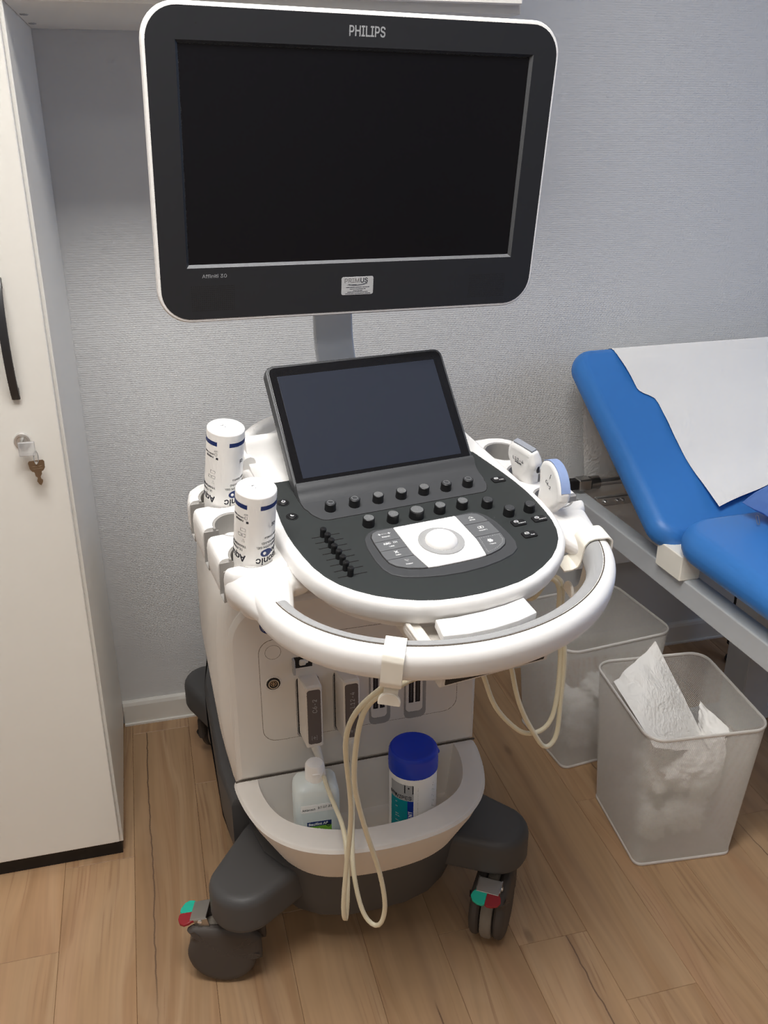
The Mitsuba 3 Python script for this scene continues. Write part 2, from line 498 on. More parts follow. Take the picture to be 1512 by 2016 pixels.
# ================================================================== cabinets
CX, CF = -.150, 1.578            # right side and front of the carcass
t = thing('tall_cabinet', 'tall white cupboard with black bow handle and a key in its lock', 'cabinet')
put(t + '__side_panel', cbox(CX - .019, CX, CF, WALL - .002, .031, 2.3, .0012), 'cabinet', False)
put(t + '__body', [bx(-.62, CX - .019, CF, WALL - .004, .031, .05), bx(-.62, -.601, CF, WALL - .004, .05, 2.3), bx(-.601, CX - .019, WALL - .012, WALL - .004, .05, 2.3),
                   bx(-.601, CX - .019, CF, WALL - .012, 2.281, 2.3)], 'cabinet', False)
put(t + '__plinth', bx(-.62, CX - .004, CF + .001, WALL - .02, 0, .031), 'black', False, label='black plinth')
d = put(t + '__door', cbox(-.615, -.1555, CF - .019, CF - .0008, .047, 2.29, .0014), 'cabinet', False)
# bow handle
hz = np.linspace(-1, 1, 25)
hp = np.stack([np.full(25, -.2145), CF - .019 - .006 - .024 * (1 - hz ** 2) ** .8, 1.097 + .0965 * hz], 1)
hm = sweep(hp, rrect(.0135, .006, .002, seg=2), up=(1, 0, 0))
hm = sweep(hp, rrect(.006, .0135, .002, seg=2), up=(1, 0, 0))
put(d + '__handle', [hm] + [rbox(-.2205, -.2085, CF - .030, CF - .0185, z - .006, z + .006, .002) for z in (1.012, 1.182)], 'blacksatin', 40, label='black bow handle')
lk = (np.array([-.2165, CF - .019, .926]), np.array([[1, 0, 0], [0, 0, 1], [0, -1, 0.0]]))
put(d + '__lock', lathe([(0, 0), (.0135, 0), (.0138, .002), (.0125, .0042), (.0095, .0042), (.009, .002), (0, .002)], 36), 'chrome', 40, fr=lk, label='round chrome lock')
# the key in the lock: folding acrylic head, split ring, spare key hanging
t = thing('key', 'brown metal key hanging by a ring from a clear key head in the cupboard lock', 'key')
put(t + '__key_head', rbox(-.2215, -.1955, CF - .046, CF - .040, .9065, .9305, .0012), 'acrylic', 30, label='clear plastic folding head')
put(t + '__lock_shank', [rbox(-.2195, -.2145, CF - .040, CF - .017, .9195, .9285, .001)], 'steel', 30)
ang = np.linspace(0, 2 * np.pi, 33)[:-1]
put(t + '__key_ring', sweep(np.stack([-.1965 + .0035 * np.cos(ang), np.full(32, CF - .043) + .004 * np.sin(ang * 1), .9025 + .0105 * np.sin(ang)], 1), circle(.0007, n=8), True), 'steel', True)
blade = Polygon([(-.0115, .0005), (-.0125, .011), (-.0105, .0135), (.0105, .0135), (.0125, .011), (.0118, .0005), (.009, -.004), (.0055, -.0055), (.005, -.0105), (.002, -.0145), (.0022, -.019), (.0046, -.0215), (.0042, -.0245), (.0008, -.030),
                 (-.0018, -.0275), (-.0042, -.022), (-.0016, -.0165), (-.0048, -.013), (-.0052, -.0062), (-.009, -.004)]).buffer(.0004).difference(Point(0, .010).buffer(.0024))
kf = (np.array([-.197, CF - .043, .8835]), np.array([[1, 0, 0.05], [-.05, 0, 1], [0, -1, 0.0]]))
put(t + '__spare_key', [extrude(blade, -.001, .001), rbox(-.0085, .0085, .0035, .0042, .001, .0014), rbox(-.0085, .0085, -.0008, -.0001, .001, .0014)], 'brass', 30, fr=kf, label='brown metal key blade')

BX, BZ = .644, 1.577
t = thing('wall_cupboard', 'white bridging wall cupboard above the monitor beside the tall cupboard', 'cabinet')
put(t + '__bottom_board', cbox(CX + .0005, BX, CF - .001, WALL - .002, BZ, BZ + .016, .001), 'cabinet', False)
put(t + '__body', [bx(CX + .001, CX + .02, CF, WALL - .002, BZ + .016, 2.3), bx(BX - .022, BX - .004, CF, WALL - .002, BZ + .016, 2.3), bx(CX + .02, BX - .022, WALL - .01, WALL - .002, BZ + .016, 2.3),
                   bx(CX + .02, BX - .022, CF, WALL - .01, 2.281, 2.3)], 'cabinet', False)
put(t + '__door', cbox(CX + .002, BX - .005, CF - .019, CF - .0015, BZ + .0125, 2.29, .0014), 'cabinet', False)
for i, y in enumerate((1.773, 1.930)):
    put(t + '__screw_cap', lathe([(0, -.0022), (.0055, -.002), (.0068, -.0008), (.007, 0), (0, 0)], 20), 'ring', 40, fr=(np.array([-.138, y, BZ]), np.eye(3)))
# ================================================================== ultrasound machine
UM = thing('ultrasound_machine', 'white wheeled ultrasound machine with large dark monitor, touch screen and black control panel', 'ultrasound machine')
BF = frame(1.5, 0, (.30216, 1.34050, 0))                    # base: u right, v to the wall, up; origin on the floor below the front face
PF = frame(10, 10, (.35272544, 1.04593042, .900))           # control panel: origin at the trackball
TF = frame(10, 51.833, W(PF, (.002, .169, .004)))           # touch screen: origin at the middle of its lower edge
FF = (W(BF, (0, 0, 0)), np.array([BF[1][0], BF[1][2], -BF[1][1]]))   # front face: u right, z up, out of the face
from scipy.spatial.transform import Rotation
_m = Rotation.from_euler('zxy', [5.537, 5.817, 1.397], degrees=True).as_matrix()
MF = (np.array([.30222, 1.26794, CAM_H - .05027]), np.array([_m[:, 0], _m[:, 2], -_m[:, 1]]))   # monitor: u right, v up, out of the screen


def mirror(half):
    """half outline with u >= 0, front to back -> closed outline"""
    h = np.array(half, float)
    l = h[::-1] * [-1, 1]
    return np.vstack([h, l[l[:, 0] < -1e-6]])


def buf(p, d, n=160):
    q = Polygon(p).buffer(d, join_style='round')
    return resample(np.array(q.exterior.coords)[:-1], n)


# ---- base, feet, casters
def smooth_d(p, n):
    """rounds a D-shaped outline except its straight back"""
    p = np.asarray(p, float)
    k = int(np.argmax(p[:, 1]))
    p = np.roll(p, -k, 0)
    if p[0, 0] > 0:                      # start at the left end of the back
        p = np.roll(p[::-1], 1, 0)
        p = np.roll(p, -int(np.argmin(p[:, 0] + (p[:, 1] < p[:, 1].max() - 1e-9) * 9)), 0)
    q = p[1:] if abs(p[-1, 1] - p[0, 1]) > 1e-9 and abs(p[1, 1] - p[0, 1]) < 1e-9 else p
    q = np.vstack([q, p[:1]]) if q is not p else q
    return np.vstack([spline(q, n, False)])


def hull_layers(pts2, layers):
    """convex outline in several (inset, z) layers"""
    P = Polygon(pts2)
    out = []
    for ins, z in layers:
        q = P.buffer(-ins, join_style='round') if ins else P
        c = np.array(q.exterior.coords)[:-1]
        out.append(np.c_[c, np.full(len(c), z)])
    return hull(np.vstack(out))


D_front = [(.0, -.172), (.06, -.169), (.118, -.152), (.165, -.118), (.192, -.075), (.206, -.03)]
base_out = mirror(D_front + [(.240, .03), (.246, .12), (.243, .42), (.225, .54), (.15, .585)])
bs = put(UM + '__base', [hull_layers(mirror([(0, -.166), (.06, -.163), (.118, -.146), (.165, -.112), (.192, -.07), (.206, 0), (.206, .02)]), [(.0, .228), (.012, .16), (.035, .095), (.05, .088)]),
                         hull_layers(mirror([(.235, .02), (.246, .12), (.243, .42), (.225, .54), (.15, .585)]), [(.006, .272), (0, .262), (.0, .16), (.03, .10), (.04, .092)])],
         'base', 35, fr=BF, label='dark grey plastic base')
for u0, v0, u1, v1 in ((-.235, -.112, -.158, -.040), (.235, -.112, .158, -.040), (-.222, .525, -.165, .44), (.222, .525, .165, .44)):
    P2 = np.vstack([circle(.060, u0, v0, 48), circle(.080, u1, v1, 48)])
    P2 = np.array(Polygon(P2).convex_hull.exterior.coords) if False else np.array(shapely.MultiPoint(P2).convex_hull.exterior.coords)[:-1]
    P2 = resample(P2, 120)
    ft = loft(P2, [(.012, .148), (.003, .152), (0, .160), (0, .203), (.0015, .211), (.005, .217), (.011, .221), (.020, .2225)])
    put(UM + '__foot', ft, 'base', 40, fr=BF, label='rounded dark grey foot over a caster')


def caster(u, v, fx, fy, pedal):
    k = key_for(UM + '__caster')
    L = math.hypot(fx, fy)
    f = (fx / L) * BF[1][0] + (fy / L) * BF[1][1]
    s = np.cross([0, 0, 1], f)
    fr = (W(BF, (u, v, 0)) + f * .043, np.array([f, s, [0, 0, 1.0]]))
    # hooded cheeks on both sides of the wheel
    body = Polygon(circle(.0605, 0, .0635, 48)).union(Polygon([(-.071, .060), (-.071, .108), (-.055, .124), (-.015, .127), (.050, .126), (.058, .119), (.050, .109), (.047, .098), (.055, .085)])).buffer(.003).buffer(-.003)
    oc = resample(np.array(body.exterior.coords)[:-1], 110)
    ch = [loft(oc, [(.009, 0), (.003, .002), (0, .006), (0, .0125), (.002, .0160), (.006, .0190), (.011, .0207), (.016, .0213)])]
    a = ch[0].copy()
    a.vertices = a.vertices[:, [0, 2, 1]] * [1, 1, 1] + [0, .0125, 0]
    b = ch[0].copy()
    b.vertices = b.vertices[:, [0, 2, 1]] * [1, -1, 1] - [0, .0125, 0]
    for q in (a, b):
        trimesh.repair.fix_normals(q)
    put(k, [a, b, rbox(-.060, -.020, -.014, .014, .085, .124, .003)], 'wheel', 35, fr=fr)
    w = lathe([(0, -.011), (.050, -.0112), (.0585, -.0105), (.0618, -.007), (.0625, 0), (.0618, .007), (.0585, .0105), (.050, .0112), (0, .011)], 48)
    w.vertices = w.vertices[:, [0, 2, 1]] + [0, 0, .0625]
    trimesh.repair.fix_normals(w)
    put(k + '__wheel', w, 'tread', 40, fr=fr, label='grey rubber wheel')
    st = lathe([(0, .120), (.020, .121), (.020, .156), (0, .157)], 24)
    st.apply_translation((-.043, 0, 0))
    put(k + '__swivel', st, 'black', 40, fr=fr)
    if pedal:
        rot = trimesh.transformations.rotation_matrix(math.radians(14), [0, 1, 0], point=(.04, 0, .135))
        def tilt(m):
            m.apply_transform(rot)
            return m
        put(k + '__bracket', tilt(trimesh.util.concatenate([rbox(.022, .052, -.021, .021, .138, .1415, .001), rbox(.020, .045, -.0225, -.020, .122, .1405, .001), rbox(.020, .045, .020, .0225, .122, .1405, .001)])), 'steel', 30, fr=fr)
        for sgn, c in ((-1, 'green'), (1, 'red')):
            o_ = [(.040, .001), (.072, .001), (.0745, .004), (.0745, .012), (.070, .022), (.062, .0265), (.054, .0245), (.049, .0205), (.040, .0205)]
            pl = loft(resample(np.array(Polygon(np.array(o_) * [1, sgn]).buffer(.001).exterior.coords)[:-1], 50), [(.001, .1345), (0, .1355), (0, .1395), (.001, .1405)])
            put(k + '__brake_tab', tilt(pl), c, 30, fr=fr, label=('green' if c == 'green' else 'red') + ' brake tab')
        sc = lathe([(0, 0), (.004, 0), (.004, .002), (.002, .003), (0, .003)], 16)
        sc.vertices = sc.vertices[:, [0, 2, 1]] + [.034, .0225, .136]
        put(k + '__screw', tilt(sc), 'chrome', 40, fr=fr)


caster(-.235, -.112, -.93, .30, True)
caster(.244, -.112, -.58, -.81, True)
caster(-.222, .525, .55, .8, False)
caster(.222, .525, -.3, .9, False)

# ---- tray with its D-shaped basin
rim_out = mirror([(0, -.223), (.058, -.219), (.112, -.206), (.160, -.178), (.194, -.138), (.212, -.098), (.224, -.05), (.229, .0), (.224, .012), (.200, .050)])
rim_out = smooth_d(rim_out, 200)
rim_in = mirror([(0, -.174), (.040, -.173), (.090, -.160), (.140, -.134), (.168, -.1), (.182, -.06), (.187, -.025), (.187, -.001)])
rim_in = smooth_d(rim_in, 120)
outer = loft(rim_out, [(.060, .222), (.052, .224), (.046, .232), (.010, .300), (.003, .318), (.0, .324), (.0035, .3285), (.008, .330)])
inner = hull_layers(rim_in, [(.0, .345), (.0, .330), (.004, .320), (.016, .250), (.022, .236), (.034, .2305)])
trm = from_man(to_man(outer) - to_man(inner))
tr = put(UM + '__tray', trm, 'whitewarm', 30, fr=BF, label='white tray with a D-shaped basin')

# ---- housing
side = resample(np.array(Polygon(mirror([(.200, .003), (.222, .006), (.236, .03), (.240, .10), (.238, .36), (.215, .44), (.16, .47)])).exterior.coords)[:-1], 160)
put(UM + '__housing', loft(side, [(.034, .225), (.024, .262), (.010, .32), (.002, .38), (-.004, .46), (-.002, .60), (.004, .655), (.016, .690), (.036, .712), (.066, .722)]), 'whitewarm', 50, fr=BF, label='white housing')
# front plate with a large round upper left corner
fp = []
for t_ in np.linspace(180, 90, 14):
    fp.append((-.145 + .077 * math.cos(math.radians(t_)), .612 + .077 * math.sin(math.radians(t_))))
for t_ in np.linspace(90, 0, 14):
    fp.append((.148 + .080 * math.cos(math.radians(t_)), .612 + .077 * math.sin(math.radians(t_))))
fp = np.array([(-.222, .3315)] + fp + [(.228, .3315)])[::-1]
fpr = resample(fp, 260)
fq = loft(fp, [(0, -.035), (0, -.006), (.003, -.001), (.008, 0.002)])
fq = put(UM + '__front_plate', fq, 'whitewarm', 30, fr=FF, label='beige-white connector panel')
FZ = .002
gp = rrect(.362, .207, .026, .009, .5115, 8)
put(fq + '__seam', loft(gp, [(0, FZ - .001), (0, FZ + .0002)]), 'gapsoft', False, fr=FF)
put(fq + '__inset_panel', plate(buf(gp, -.0009, 120), FZ - .001, FZ + .0007, .0006), 'whitewarm', 30, fr=FF)
FZ = .0027
put(fq + '__tray_seam', bx(-.226, .230, .3292, .3312, -.003, FZ - .002), 'gap', False, fr=FF)
dial = sweep(np.c_[circle(.0135, -.147, .590, 40), np.full(40, FZ)], circle(.0004, n=6), True)
put(fq + '__cover_disc', dial, 'gapsoft', False, fr=FF)
# round socket
sk = (np.array(W(FF, (-.149, .528, FZ))), FF[1])
put(fq + '__round_socket', [lathe([(.0142, -.001), (.0146, .0006), (.0135, .0012), (.012, .0006), (.0115, -.001)], 40)], 'whitewarm', 40, fr=sk)
put(fq + '__socket_well', lathe([(.0119, -.0005), (.0119, .0006), (0, .0006)], 36), 'black', 40, fr=sk)
put(fq + '__socket_ring', lathe([(.0092, .0005), (.0092, .0030), (.0074, .0030), (.0074, .0005)], 32), 'steel', 40, fr=sk)
put(fq + '__socket_core', [lathe([(.0056, .0005), (.0056, .0016), (0, .0016)], 24)], 'brass', 40, fr=sk)
put(fq + '__socket_pins', [lathe([(.0008, .0016), (.0008, .003), (0, .003)], 8).apply_translation((.0034 * math.cos(a), .0034 * math.sin(a), 0)) for a in np.arange(6) * 1.047], 'black', 40, fr=sk)
# usb recess
put(fq + '__usb_recess', bx(-.112, -.080, .5515, .5735, FZ - .002, FZ + .0003), 'black', False, fr=FF)
put(fq + '__usb_plug', [rbox(-.1035, -.0915, .5575, .5690, FZ, FZ + .006, .003, False), rbox(-.0965, -.0875, .5605, .5665, FZ, FZ + .0045, .002)], 'cablegrey', 40, fr=FF)
put(fq + '__usb_flap', rbox(-.1155, -.1115, .5445, .5735, FZ, FZ + .012, .0012), 'ring', 40, fr=FF)
put(fq + '__usb_frame', plate(rrect(.056, .030, .006, -.0845, .561, 4), FZ - .002, FZ + .00015, .0001), 'whitewarm', False, fr=FF)
put(fq + '__usb_recess', bx(-.035, -.006, .5535, .5735, FZ - .002, FZ + .0003), 'black', False, fr=FF)
put(fq + '__usb_plug', rbox(-.030, -.019, .5575, .5690, FZ, FZ + .006, .003, False), 'cablegrey', 40, fr=FF)
# probe sockets: two taken, two free
for i, (ua, ub) in enumerate(((-.1085, -.0715), (-.042, -.006), (.024, .058), (.090, .126))):
    uc = (ua + ub) / 2
    w_ = ub - ua
    put(fq + '__socket_recess', plate(rrect(w_ + .006, .128, .012, uc, .470, 6), FZ - .002, FZ + .0002, .0001), 'cupgrey', False, fr=FF)
    if i < 2:
        put(fq + '__socket_gap', plate(rrect(w_ + .001, .124, .009, uc, .4725, 6), FZ - .002, FZ + .0005, .0001), 'black', False, fr=FF)
    else:
        put(fq + '__socket_body', plate(rrect(w_ - .004, .112, .008, uc - .002, .478, 6), FZ - .002, FZ + .003, .001), 'whitewarm', 30, fr=FF)
        put(fq + '__socket_slot', [rbox(uc - .013, uc - .0035, .442, .528, FZ, FZ + .0035, .0008), rbox(uc - .0005, uc + .009, .442, .528, FZ, FZ + .0035, .0008)], 'black', 30, fr=FF)
        put(fq + '__socket_contact', [bx(uc - .0095, uc - .0075, .446, .524, FZ + .003, FZ + .0039), bx(uc + .0035, uc + .0055, .446, .524, FZ + .003, FZ + .0039)], 'console', False, fr=FF)
# inspection sticker
stk = (W(FF, (-.1505, .6435, .0023)), FF[1])
put(fq + '__sticker', loft(circle(.0165, 0, 0, 40), [(0, -.0002), (0, .0003)]), 'navy', False, fr=stk, label='round navy inspection sticker')
tk = [bx(-.0003, .0003, .0118, .0150, 0, .0006).apply_transform(trimesh.transformations.rotation_matrix(a, [0, 0, 1])) for a in np.arange(30) * 2 * np.pi / 30 if not 2.5 < a < 3.9]
put(fq + '__sticker_print', tk + [bx(-.006, .004, .0040, .0046, 0, .0006), bx(-.006, .006, -.0050, -.0044, 0, .0006), text('22', .0042, True, at=(0, 0, .0003))], 'printwhite', False, fr=stk)

# ---- neck between housing and control panel
put(UM + '__neck', hull(np.vstack([W(BF, np.c_[rrect(.34, .26, .05, 0, .20), np.full(28, .700)]), W(PF, np.c_[rrect(.30, .26, .05, .0, .20), np.full(28, -.045)])])), 'whitewarm', 35)
put(UM + '__neck_ledge', hull(np.vstack([W(BF, np.c_[rrect(.37, .30, .04, 0, .205), np.full(28, z_)]) for z_ in (.716, .735)])), 'whitewarm', 35)

# ---- control panel
black_out = mirror([(0, -.112), (.03, -.1105), (.058, -.1065), (.082, -.099), (.105, -.088), (.128, -.0735), (.147, -.0565), (.162, -.038), (.172, -.0185), (.179, .004), (.183, .030), (.1855, .060), (.186, .085), (.184, .115), (.180, .145), (.1745, .178), (.168, .214), (.167, .2165)])
black_out = resample(spline(np.vstack([black_out]), 240, True) if False else black_out, 260)
pbody = mirror([(0, -.1225), (.03, -.121), (.062, -.1165), (.088, -.109), (.113, -.097), (.137, -.081), (.158, -.062), (.174, -.041), (.185, -.019), (.192, .004), (.197, .030), (.1995, .060), (.200, .085), (.1985, .115), (.197, .20), (.195, .30), (.17, .355), (.10, .385)])
pbody = resample(pbody, 280)
CP = put(UM + '__control_panel', loft(pbody, [(.060, -.060), (.034, -.0585), (.024, -.052), (.0205, -.036), (.010, -.0335), (.005, -.031), (.002, -.026), (.0, -.016), (.0004, -.008), (.002, -.0035), (.005, -.001), (.009, 0)]), 'white', 40, fr=PF, label='white control panel with a black top')
put(CP + '__seam', sweep(np.c_[buf(pbody, -.0204, 260), np.full(260, -.0352)], circle(.0007, n=6), True), 'gap', False, fr=PF)
put(CP + '__black_top', plate(black_out, -.002, .0012, .001), 'panelblack', 40, fr=PF, label='matte black top plate')
# console ledge below the touch screen
lp = np.array(Polygon([(-.143, .176), (-.139, .12), (-.128, .1), (.128, .1), (.139, .12), (.143, .176)]).buffer(-.012).buffer(.012).exterior.coords)[:-1]
lp = Polygon(lp).union(sbox(-.143, .13, .143, .178))
lp = Polygon(lp).buffer(-.014).buffer(.014).union(sbox(-.1425, .15, .1425, .178))
lp = resample(np.array(lp.exterior.coords)[:-1], 150)
put(CP + '__console_seam', loft(buf(lp, .0007, 150), [(0, 0), (0, .0014)]), 'black', False, fr=PF)
put(CP + '__console', plate(lp, 0, .0022, .0008), 'console', 35, fr=PF, label='dark grey ledge')
rp = [(.142, .0015), (.152, .0026), (.160, .0055), (.166, .0105), (.170, .017), (.176, .019), (.180, .0015)]
rv = np.vstack([np.c_[np.full(7, x), rp] for x in (-.1425, .1435)])
rf = [(j, (j + 1) % 7, 7 + (j + 1) % 7) for j in range(7)] + [(j, 7 + (j + 1) % 7, 7 + j) for j in range(7)]
er = earcut(np.array(rp))
rm = TM(rv, np.vstack([rf, er, er[:, ::-1] + 7]))
trimesh.repair.fix_normals(rm)
put(CP + '__console_ramp', rm, 'console', 50, fr=PF)


def knob(u, v, r, h, top, z0=.0012, kind='knob'):
    k = key_for(CP + '__' + kind)
    fr = (W(PF, (u, v, z0)), PF[1])
    return put(k, [lathe([(r * .97, 0), (r, .001), (r * .96, h - .0035), (r * .985, h - .0025), (r * .97, h - .0006), (r * .88, h), (0, h)], 28)], 'knob', 35, fr=fr), fr, h


def kcap(u, v, r, h, top, z0=.0012):
    fr = (W(PF, (u, v, z0)), PF[1])
    put(CP + '__knob_cap', [lathe([(r * .84, h - .0005), (r * .84, h + .0002), (r * .79, h + .0004), (0, h + .0004)], 24)], top, 35, fr=fr)


for i in range(7):
    u = -.1085 + .0362 * i
    knob(u - .0015, .1225, .0080, .0118, None, .0022)
    top = 'knobtoplight' if 2 <= i <= 4 else 'knobtop'
    kcap(u - .0015, .1225, .0080, .0118, top, .0022)
    put(CP + '__knob_ring', sweep(np.c_[circle(.0042, u - .0015, .1225, 24), np.full(24, .0022 + .0124)], circle(.00035, n=6), True), 'printgrey' if i in (2, 3, 4) else 'print', True, fr=PF)
for i, (u, v, r, top) in enumerate(((-.0745, .0715, .0084, 'knobtoplight'), (-.0385, .0705, .0084, 'knobtoplight'), (-.0025, .0700, .0106, 'knobtoplight'), (.0345, .0715, .0084, 'knobtoplight'),
                                    (.0705, .0720, .0084, 'knobtoplight'), (.1065, .0635, .0082, 'knobtop'), (.1255, .0345, .0082, 'knobtop'), (.1595, .0345, .0082, 'knobtop'))):
    knob(u, v, r, .0125, None)
    kcap(u, v, r, .0125, top)
    fr = (W(PF, (u, v, .0012 + .0130)), PF[1])
    if i < 5:
        put(CP + '__knob_symbol', [text(s_, .0022, at=(0, y_, 0), depth=.0002) for s_, y_ in ((('2D', 0), ('+', -.003)), (('PW', 0), ('+', -.003)), (('C', 0),), (('M', 0), ('+', -.003)), (('3D', 0), ('+', -.003)))[i]], 'print', False, fr=fr)
    else:
        put(CP + '__knob_symbol', sweep(np.c_[circle(.0042, 0, 0, 24), np.zeros(24)], circle(.0003, n=6), True), 'console', True, fr=fr)
for i in range(8):
    v = .0655 - .01315 * i
    put(CP + '__slider_slot', rbox(-.1585, -.1190, v - .0008, v + .0008, .0008, .0016, .0004), 'black', False, fr=PF)
    u = -.1425 + (.0006 if i % 3 else -.0004)
    fr = (W(PF, (u, v - .0002, .0012)), PF[1])
    put(CP + '__slider', lathe([(.0040, 0), (.0040, .0095), (.0043, .0105), (.0042, .0122), (.0034, .0132), (.0016, .0134), (.0012, .0142), (0, .0144)], 20), 'knob', 40, fr=fr)
# oval and square buttons
for v, icon in ((.160, 'power'), (.123, 'sleep')):
    fr = (W(PF, (-.1655, v, .0012)), PF[1])
    put(CP + '__button', lathe([(.0085, 0), (.0085, .0006), (.0066, .0008), (.0066, .0018), (.0058, .0024), (0, .0024)], 28), 'knob', 35, fr=fr)
    if icon == 'power':
        a_ = np.radians(np.linspace(130, 410, 20))
        put(CP + '__button_symbol', [sweep(np.stack([.0024 * np.cos(a_), .0024 * np.sin(a_), np.full(20, .0025)], 1), circle(.0005, n=6)), bx(-.0004, .0004, .0006, .0032, .0024, .0029)], 'printwhite', True, fr=fr)
    else:
        moon = Point(0, 0).buffer(.0026).difference(Point(.0012, .0011).buffer(.0023))
        put(CP + '__button_symbol', extrude(moon, .0023, .0028), 'printwhite', False, fr=fr)


def square_button(u, v, s_):
    fr = (W(PF, (u, v, .0012)), PF[1])
    put(CP + '__button', plate(rrect(.0215, .0135, .0028), 0, .0022, .0012), 'knob', 35, fr=fr)
    put(CP + '__button_symbol', [sweep(np.c_[np.array(rrect(.0062, .0042, .0018)) + [-.003, .0022], np.full(28, .0023)], circle(.0004, n=6), True), bx(-.0058, .0000, .0019, .0025, .0022, .0026),
                                 text(s_, .0020, at=(.0035, -.0028, .0022), depth=.0004)], 'printwhite', False, fr=fr)


square_button(.1615, .124, 'Probe')
square_button(.1615, .0105, 'Acquire 2')
square_button(.1275, .0105, 'Acquire 3')
square_button(.1265, -.0195, 'Dual')

# track pad: frame, keys, white plate, ball
tp_out = mirror([(0, -.0685), (.030, -.0665), (.058, -.061), (.080, -.0535), (.093, -.0435), (.099, -.029), (.1005, -.008), (.099, .020), (.094, .040), (.086, .0505), (.075, .0565), (.050, .0545), (.0, .0545)])
tp_in = mirror([(0, -.0495), (.030, -.049), (.050, -.0465), (.068, -.0405), (.081, -.032), (.087, -.022), (.0885, -.005), (.0875, .025), (.086, .038), (.081, .0465), (.073, .0505), (.048, .051), (0, .051)])
put(CP + '__pad_frame', plate(resample(np.array(Polygon(tp_out).buffer(-.004).buffer(.004).exterior.coords)[:-1], 140), 0, .0034, .0022), 'console', 40, fr=PF, label='grey frame around the trackball keys')
put(CP + '__pad_seam', loft(resample(tp_in, 140), [(0, .002), (0, .0036)]), 'black', False, fr=PF)
pin = Polygon(tp_in).buffer(-.0006)
wp = Polygon([(-.0475, .06), (-.0482, -.012), (-.0455, -.030), (-.0405, -.06), (.0405, -.06), (.0455, -.030), (.0482, -.012), (.0475, .06)])


def pad(poly, m, name, top=.0052, lab=None):
    q = poly.buffer(-.00035)
    if q.geom_type != 'Polygon':
        q = max(q.geoms, key=lambda g: g.area)
    return put(CP + '__' + name, plate(resample(np.array(q.exterior.coords)[:-1], 90), .003, top, .0007), m, 35, fr=PF, label=lab)


wq = pin.intersection(wp)
put(CP + '__white_pad', plate(resample(np.array(wq.exterior.coords)[:-1], 120), .003, .0052, .0006), 'white', 35, fr=PF, label='white pad around the trackball')
rest = pin.difference(wp)
rows_l = ((.06, .0245, 'Measure', '+...+'), (.0245, .0035, 'Label', 'ABC'), (.0035, -.0165, 'Erase', 'x'), (-.0165, -.06, 'Pointer', '>'))
rows_r = ((.06, .0250, 'iSCAN', '*'), (.0250, -.0055, 'Acquire 1', 'oo'), (-.0055, -.06, 'Freeze', '*'))


def snow(u, v, r):
    out = []
    for a in range(3):
        out.append(bx(-r, r, -.0005, .0005, .0052, .0056).apply_transform(trimesh.transformations.rotation_matrix(a * math.pi / 3, [0, 0, 1])))
        for s_ in (-1, 1):
            for b_ in (-1, 1):
                out.append(bx(0, r * .42, -.0003, .0003, .0052, .0056).apply_transform(trimesh.transformations.rotation_matrix(b_ * .9, [0, 0, 1])).apply_translation((r * .5 * 1, 0, 0)).apply_transform(trimesh.transformations.rotation_matrix(a * math.pi / 3 + (0 if s_ > 0 else math.pi), [0, 0, 1])))
    return [m.apply_translation((u, v, 0)) for m in out]


for rows, x0, x1, uc in ((rows_l, -.1, -.04, -.0675), (rows_r, .04, .1, .0675)):
    for hi, lo, word, icon in rows:
        g = rest.intersection(sbox(x0, lo, x1, hi))
        if g.geom_type != 'Polygon':
            g = max(g.geoms, key=lambda s_: s_.area)
        kx = g.centroid
        pad(g, 'keygrey', 'key')
        vc = kx.y
        sym = [text(word, .0021, True, at=(kx.x, vc - .0035, .0052), depth=.0003)]
        if word == 'Measure':
            for s_ in (-1, 1):
                sym += [bx(kx.x + s_ * .007 - .002, kx.x + s_ * .007 + .002, vc + .003 - .0004, vc + .003 + .0004, .0052, .0056), bx(kx.x + s_ * .007 - .0004, kx.x + s_ * .007 + .0004, vc + .001, vc + .005, .0052, .0056)]
            sym += [bx(kx.x + d_ - .0004, kx.x + d_ + .0004, vc + .0026, vc + .0034, .0052, .0056) for d_ in (-.003, -.001, .001, .003)]
        elif word == 'Label':
            sym += [text('ABC', .0038, True, at=(kx.x - .004, vc + .0035, .0052), depth=.0003)] + [bx(kx.x + .0055 + d_, kx.x + .0063 + d_, vc + .002, vc + .0055, .0052, .0056) for d_ in (0, .0022, .0044)]
        elif word == 'Erase':
            sym += [bx(-.0034, .0034, -.0005, .0005, .0052, .0056).apply_transform(trimesh.transformations.rotation_matrix(a, [0, 0, 1])).apply_translation((kx.x, vc + .0028, 0)) for a in (.8, -.8)]
        elif word == 'Pointer':
            sym += [sweep(np.c_[np.array([(-.003, .0025), (.0025, .001), (.001, -.002)]) + [kx.x, vc + .004], np.full(3, .0053)], circle(.0004, n=6), True)]
        elif word == 'iSCAN':
            sym += [sweep(np.c_[np.array([(-.004, -.001), (0, .0028), (.004, -.001)]) + [kx.x, vc + .002], np.full(3, .0053)], circle(.0005, n=6), True)]
        elif word == 'Acquire 1':
            sym += [sweep(np.c_[circle(.0026, kx.x + d_, vc + .0036, 16) * [1, 1], np.full(16, .0053)], circle(.0004, n=6), True) for d_ in (-.0018, .0018)]
        elif word == 'Freeze':
            sym += snow(kx.x, vc + .0042, .0042)
            pts = resample(np.array(g.buffer(-.0042).exterior.coords)[:-1], 34)
            sym += [bx(x_ - .0003, x_ + .0003, y_ - .0003, y_ + .0003, .0051, .0056) for x_, y_ in pts]
        put(CP + '__key_symbol', sym, 'printwhite', False, fr=PF)
put(CP + '__trackball_ring', lathe([(.0312, .0048), (.0310, .0066), (.0292, .0074), (.0240, .0062), (.0215, .0057)], 60), 'ring', 40, fr=PF, label='grey ring of the trackball')
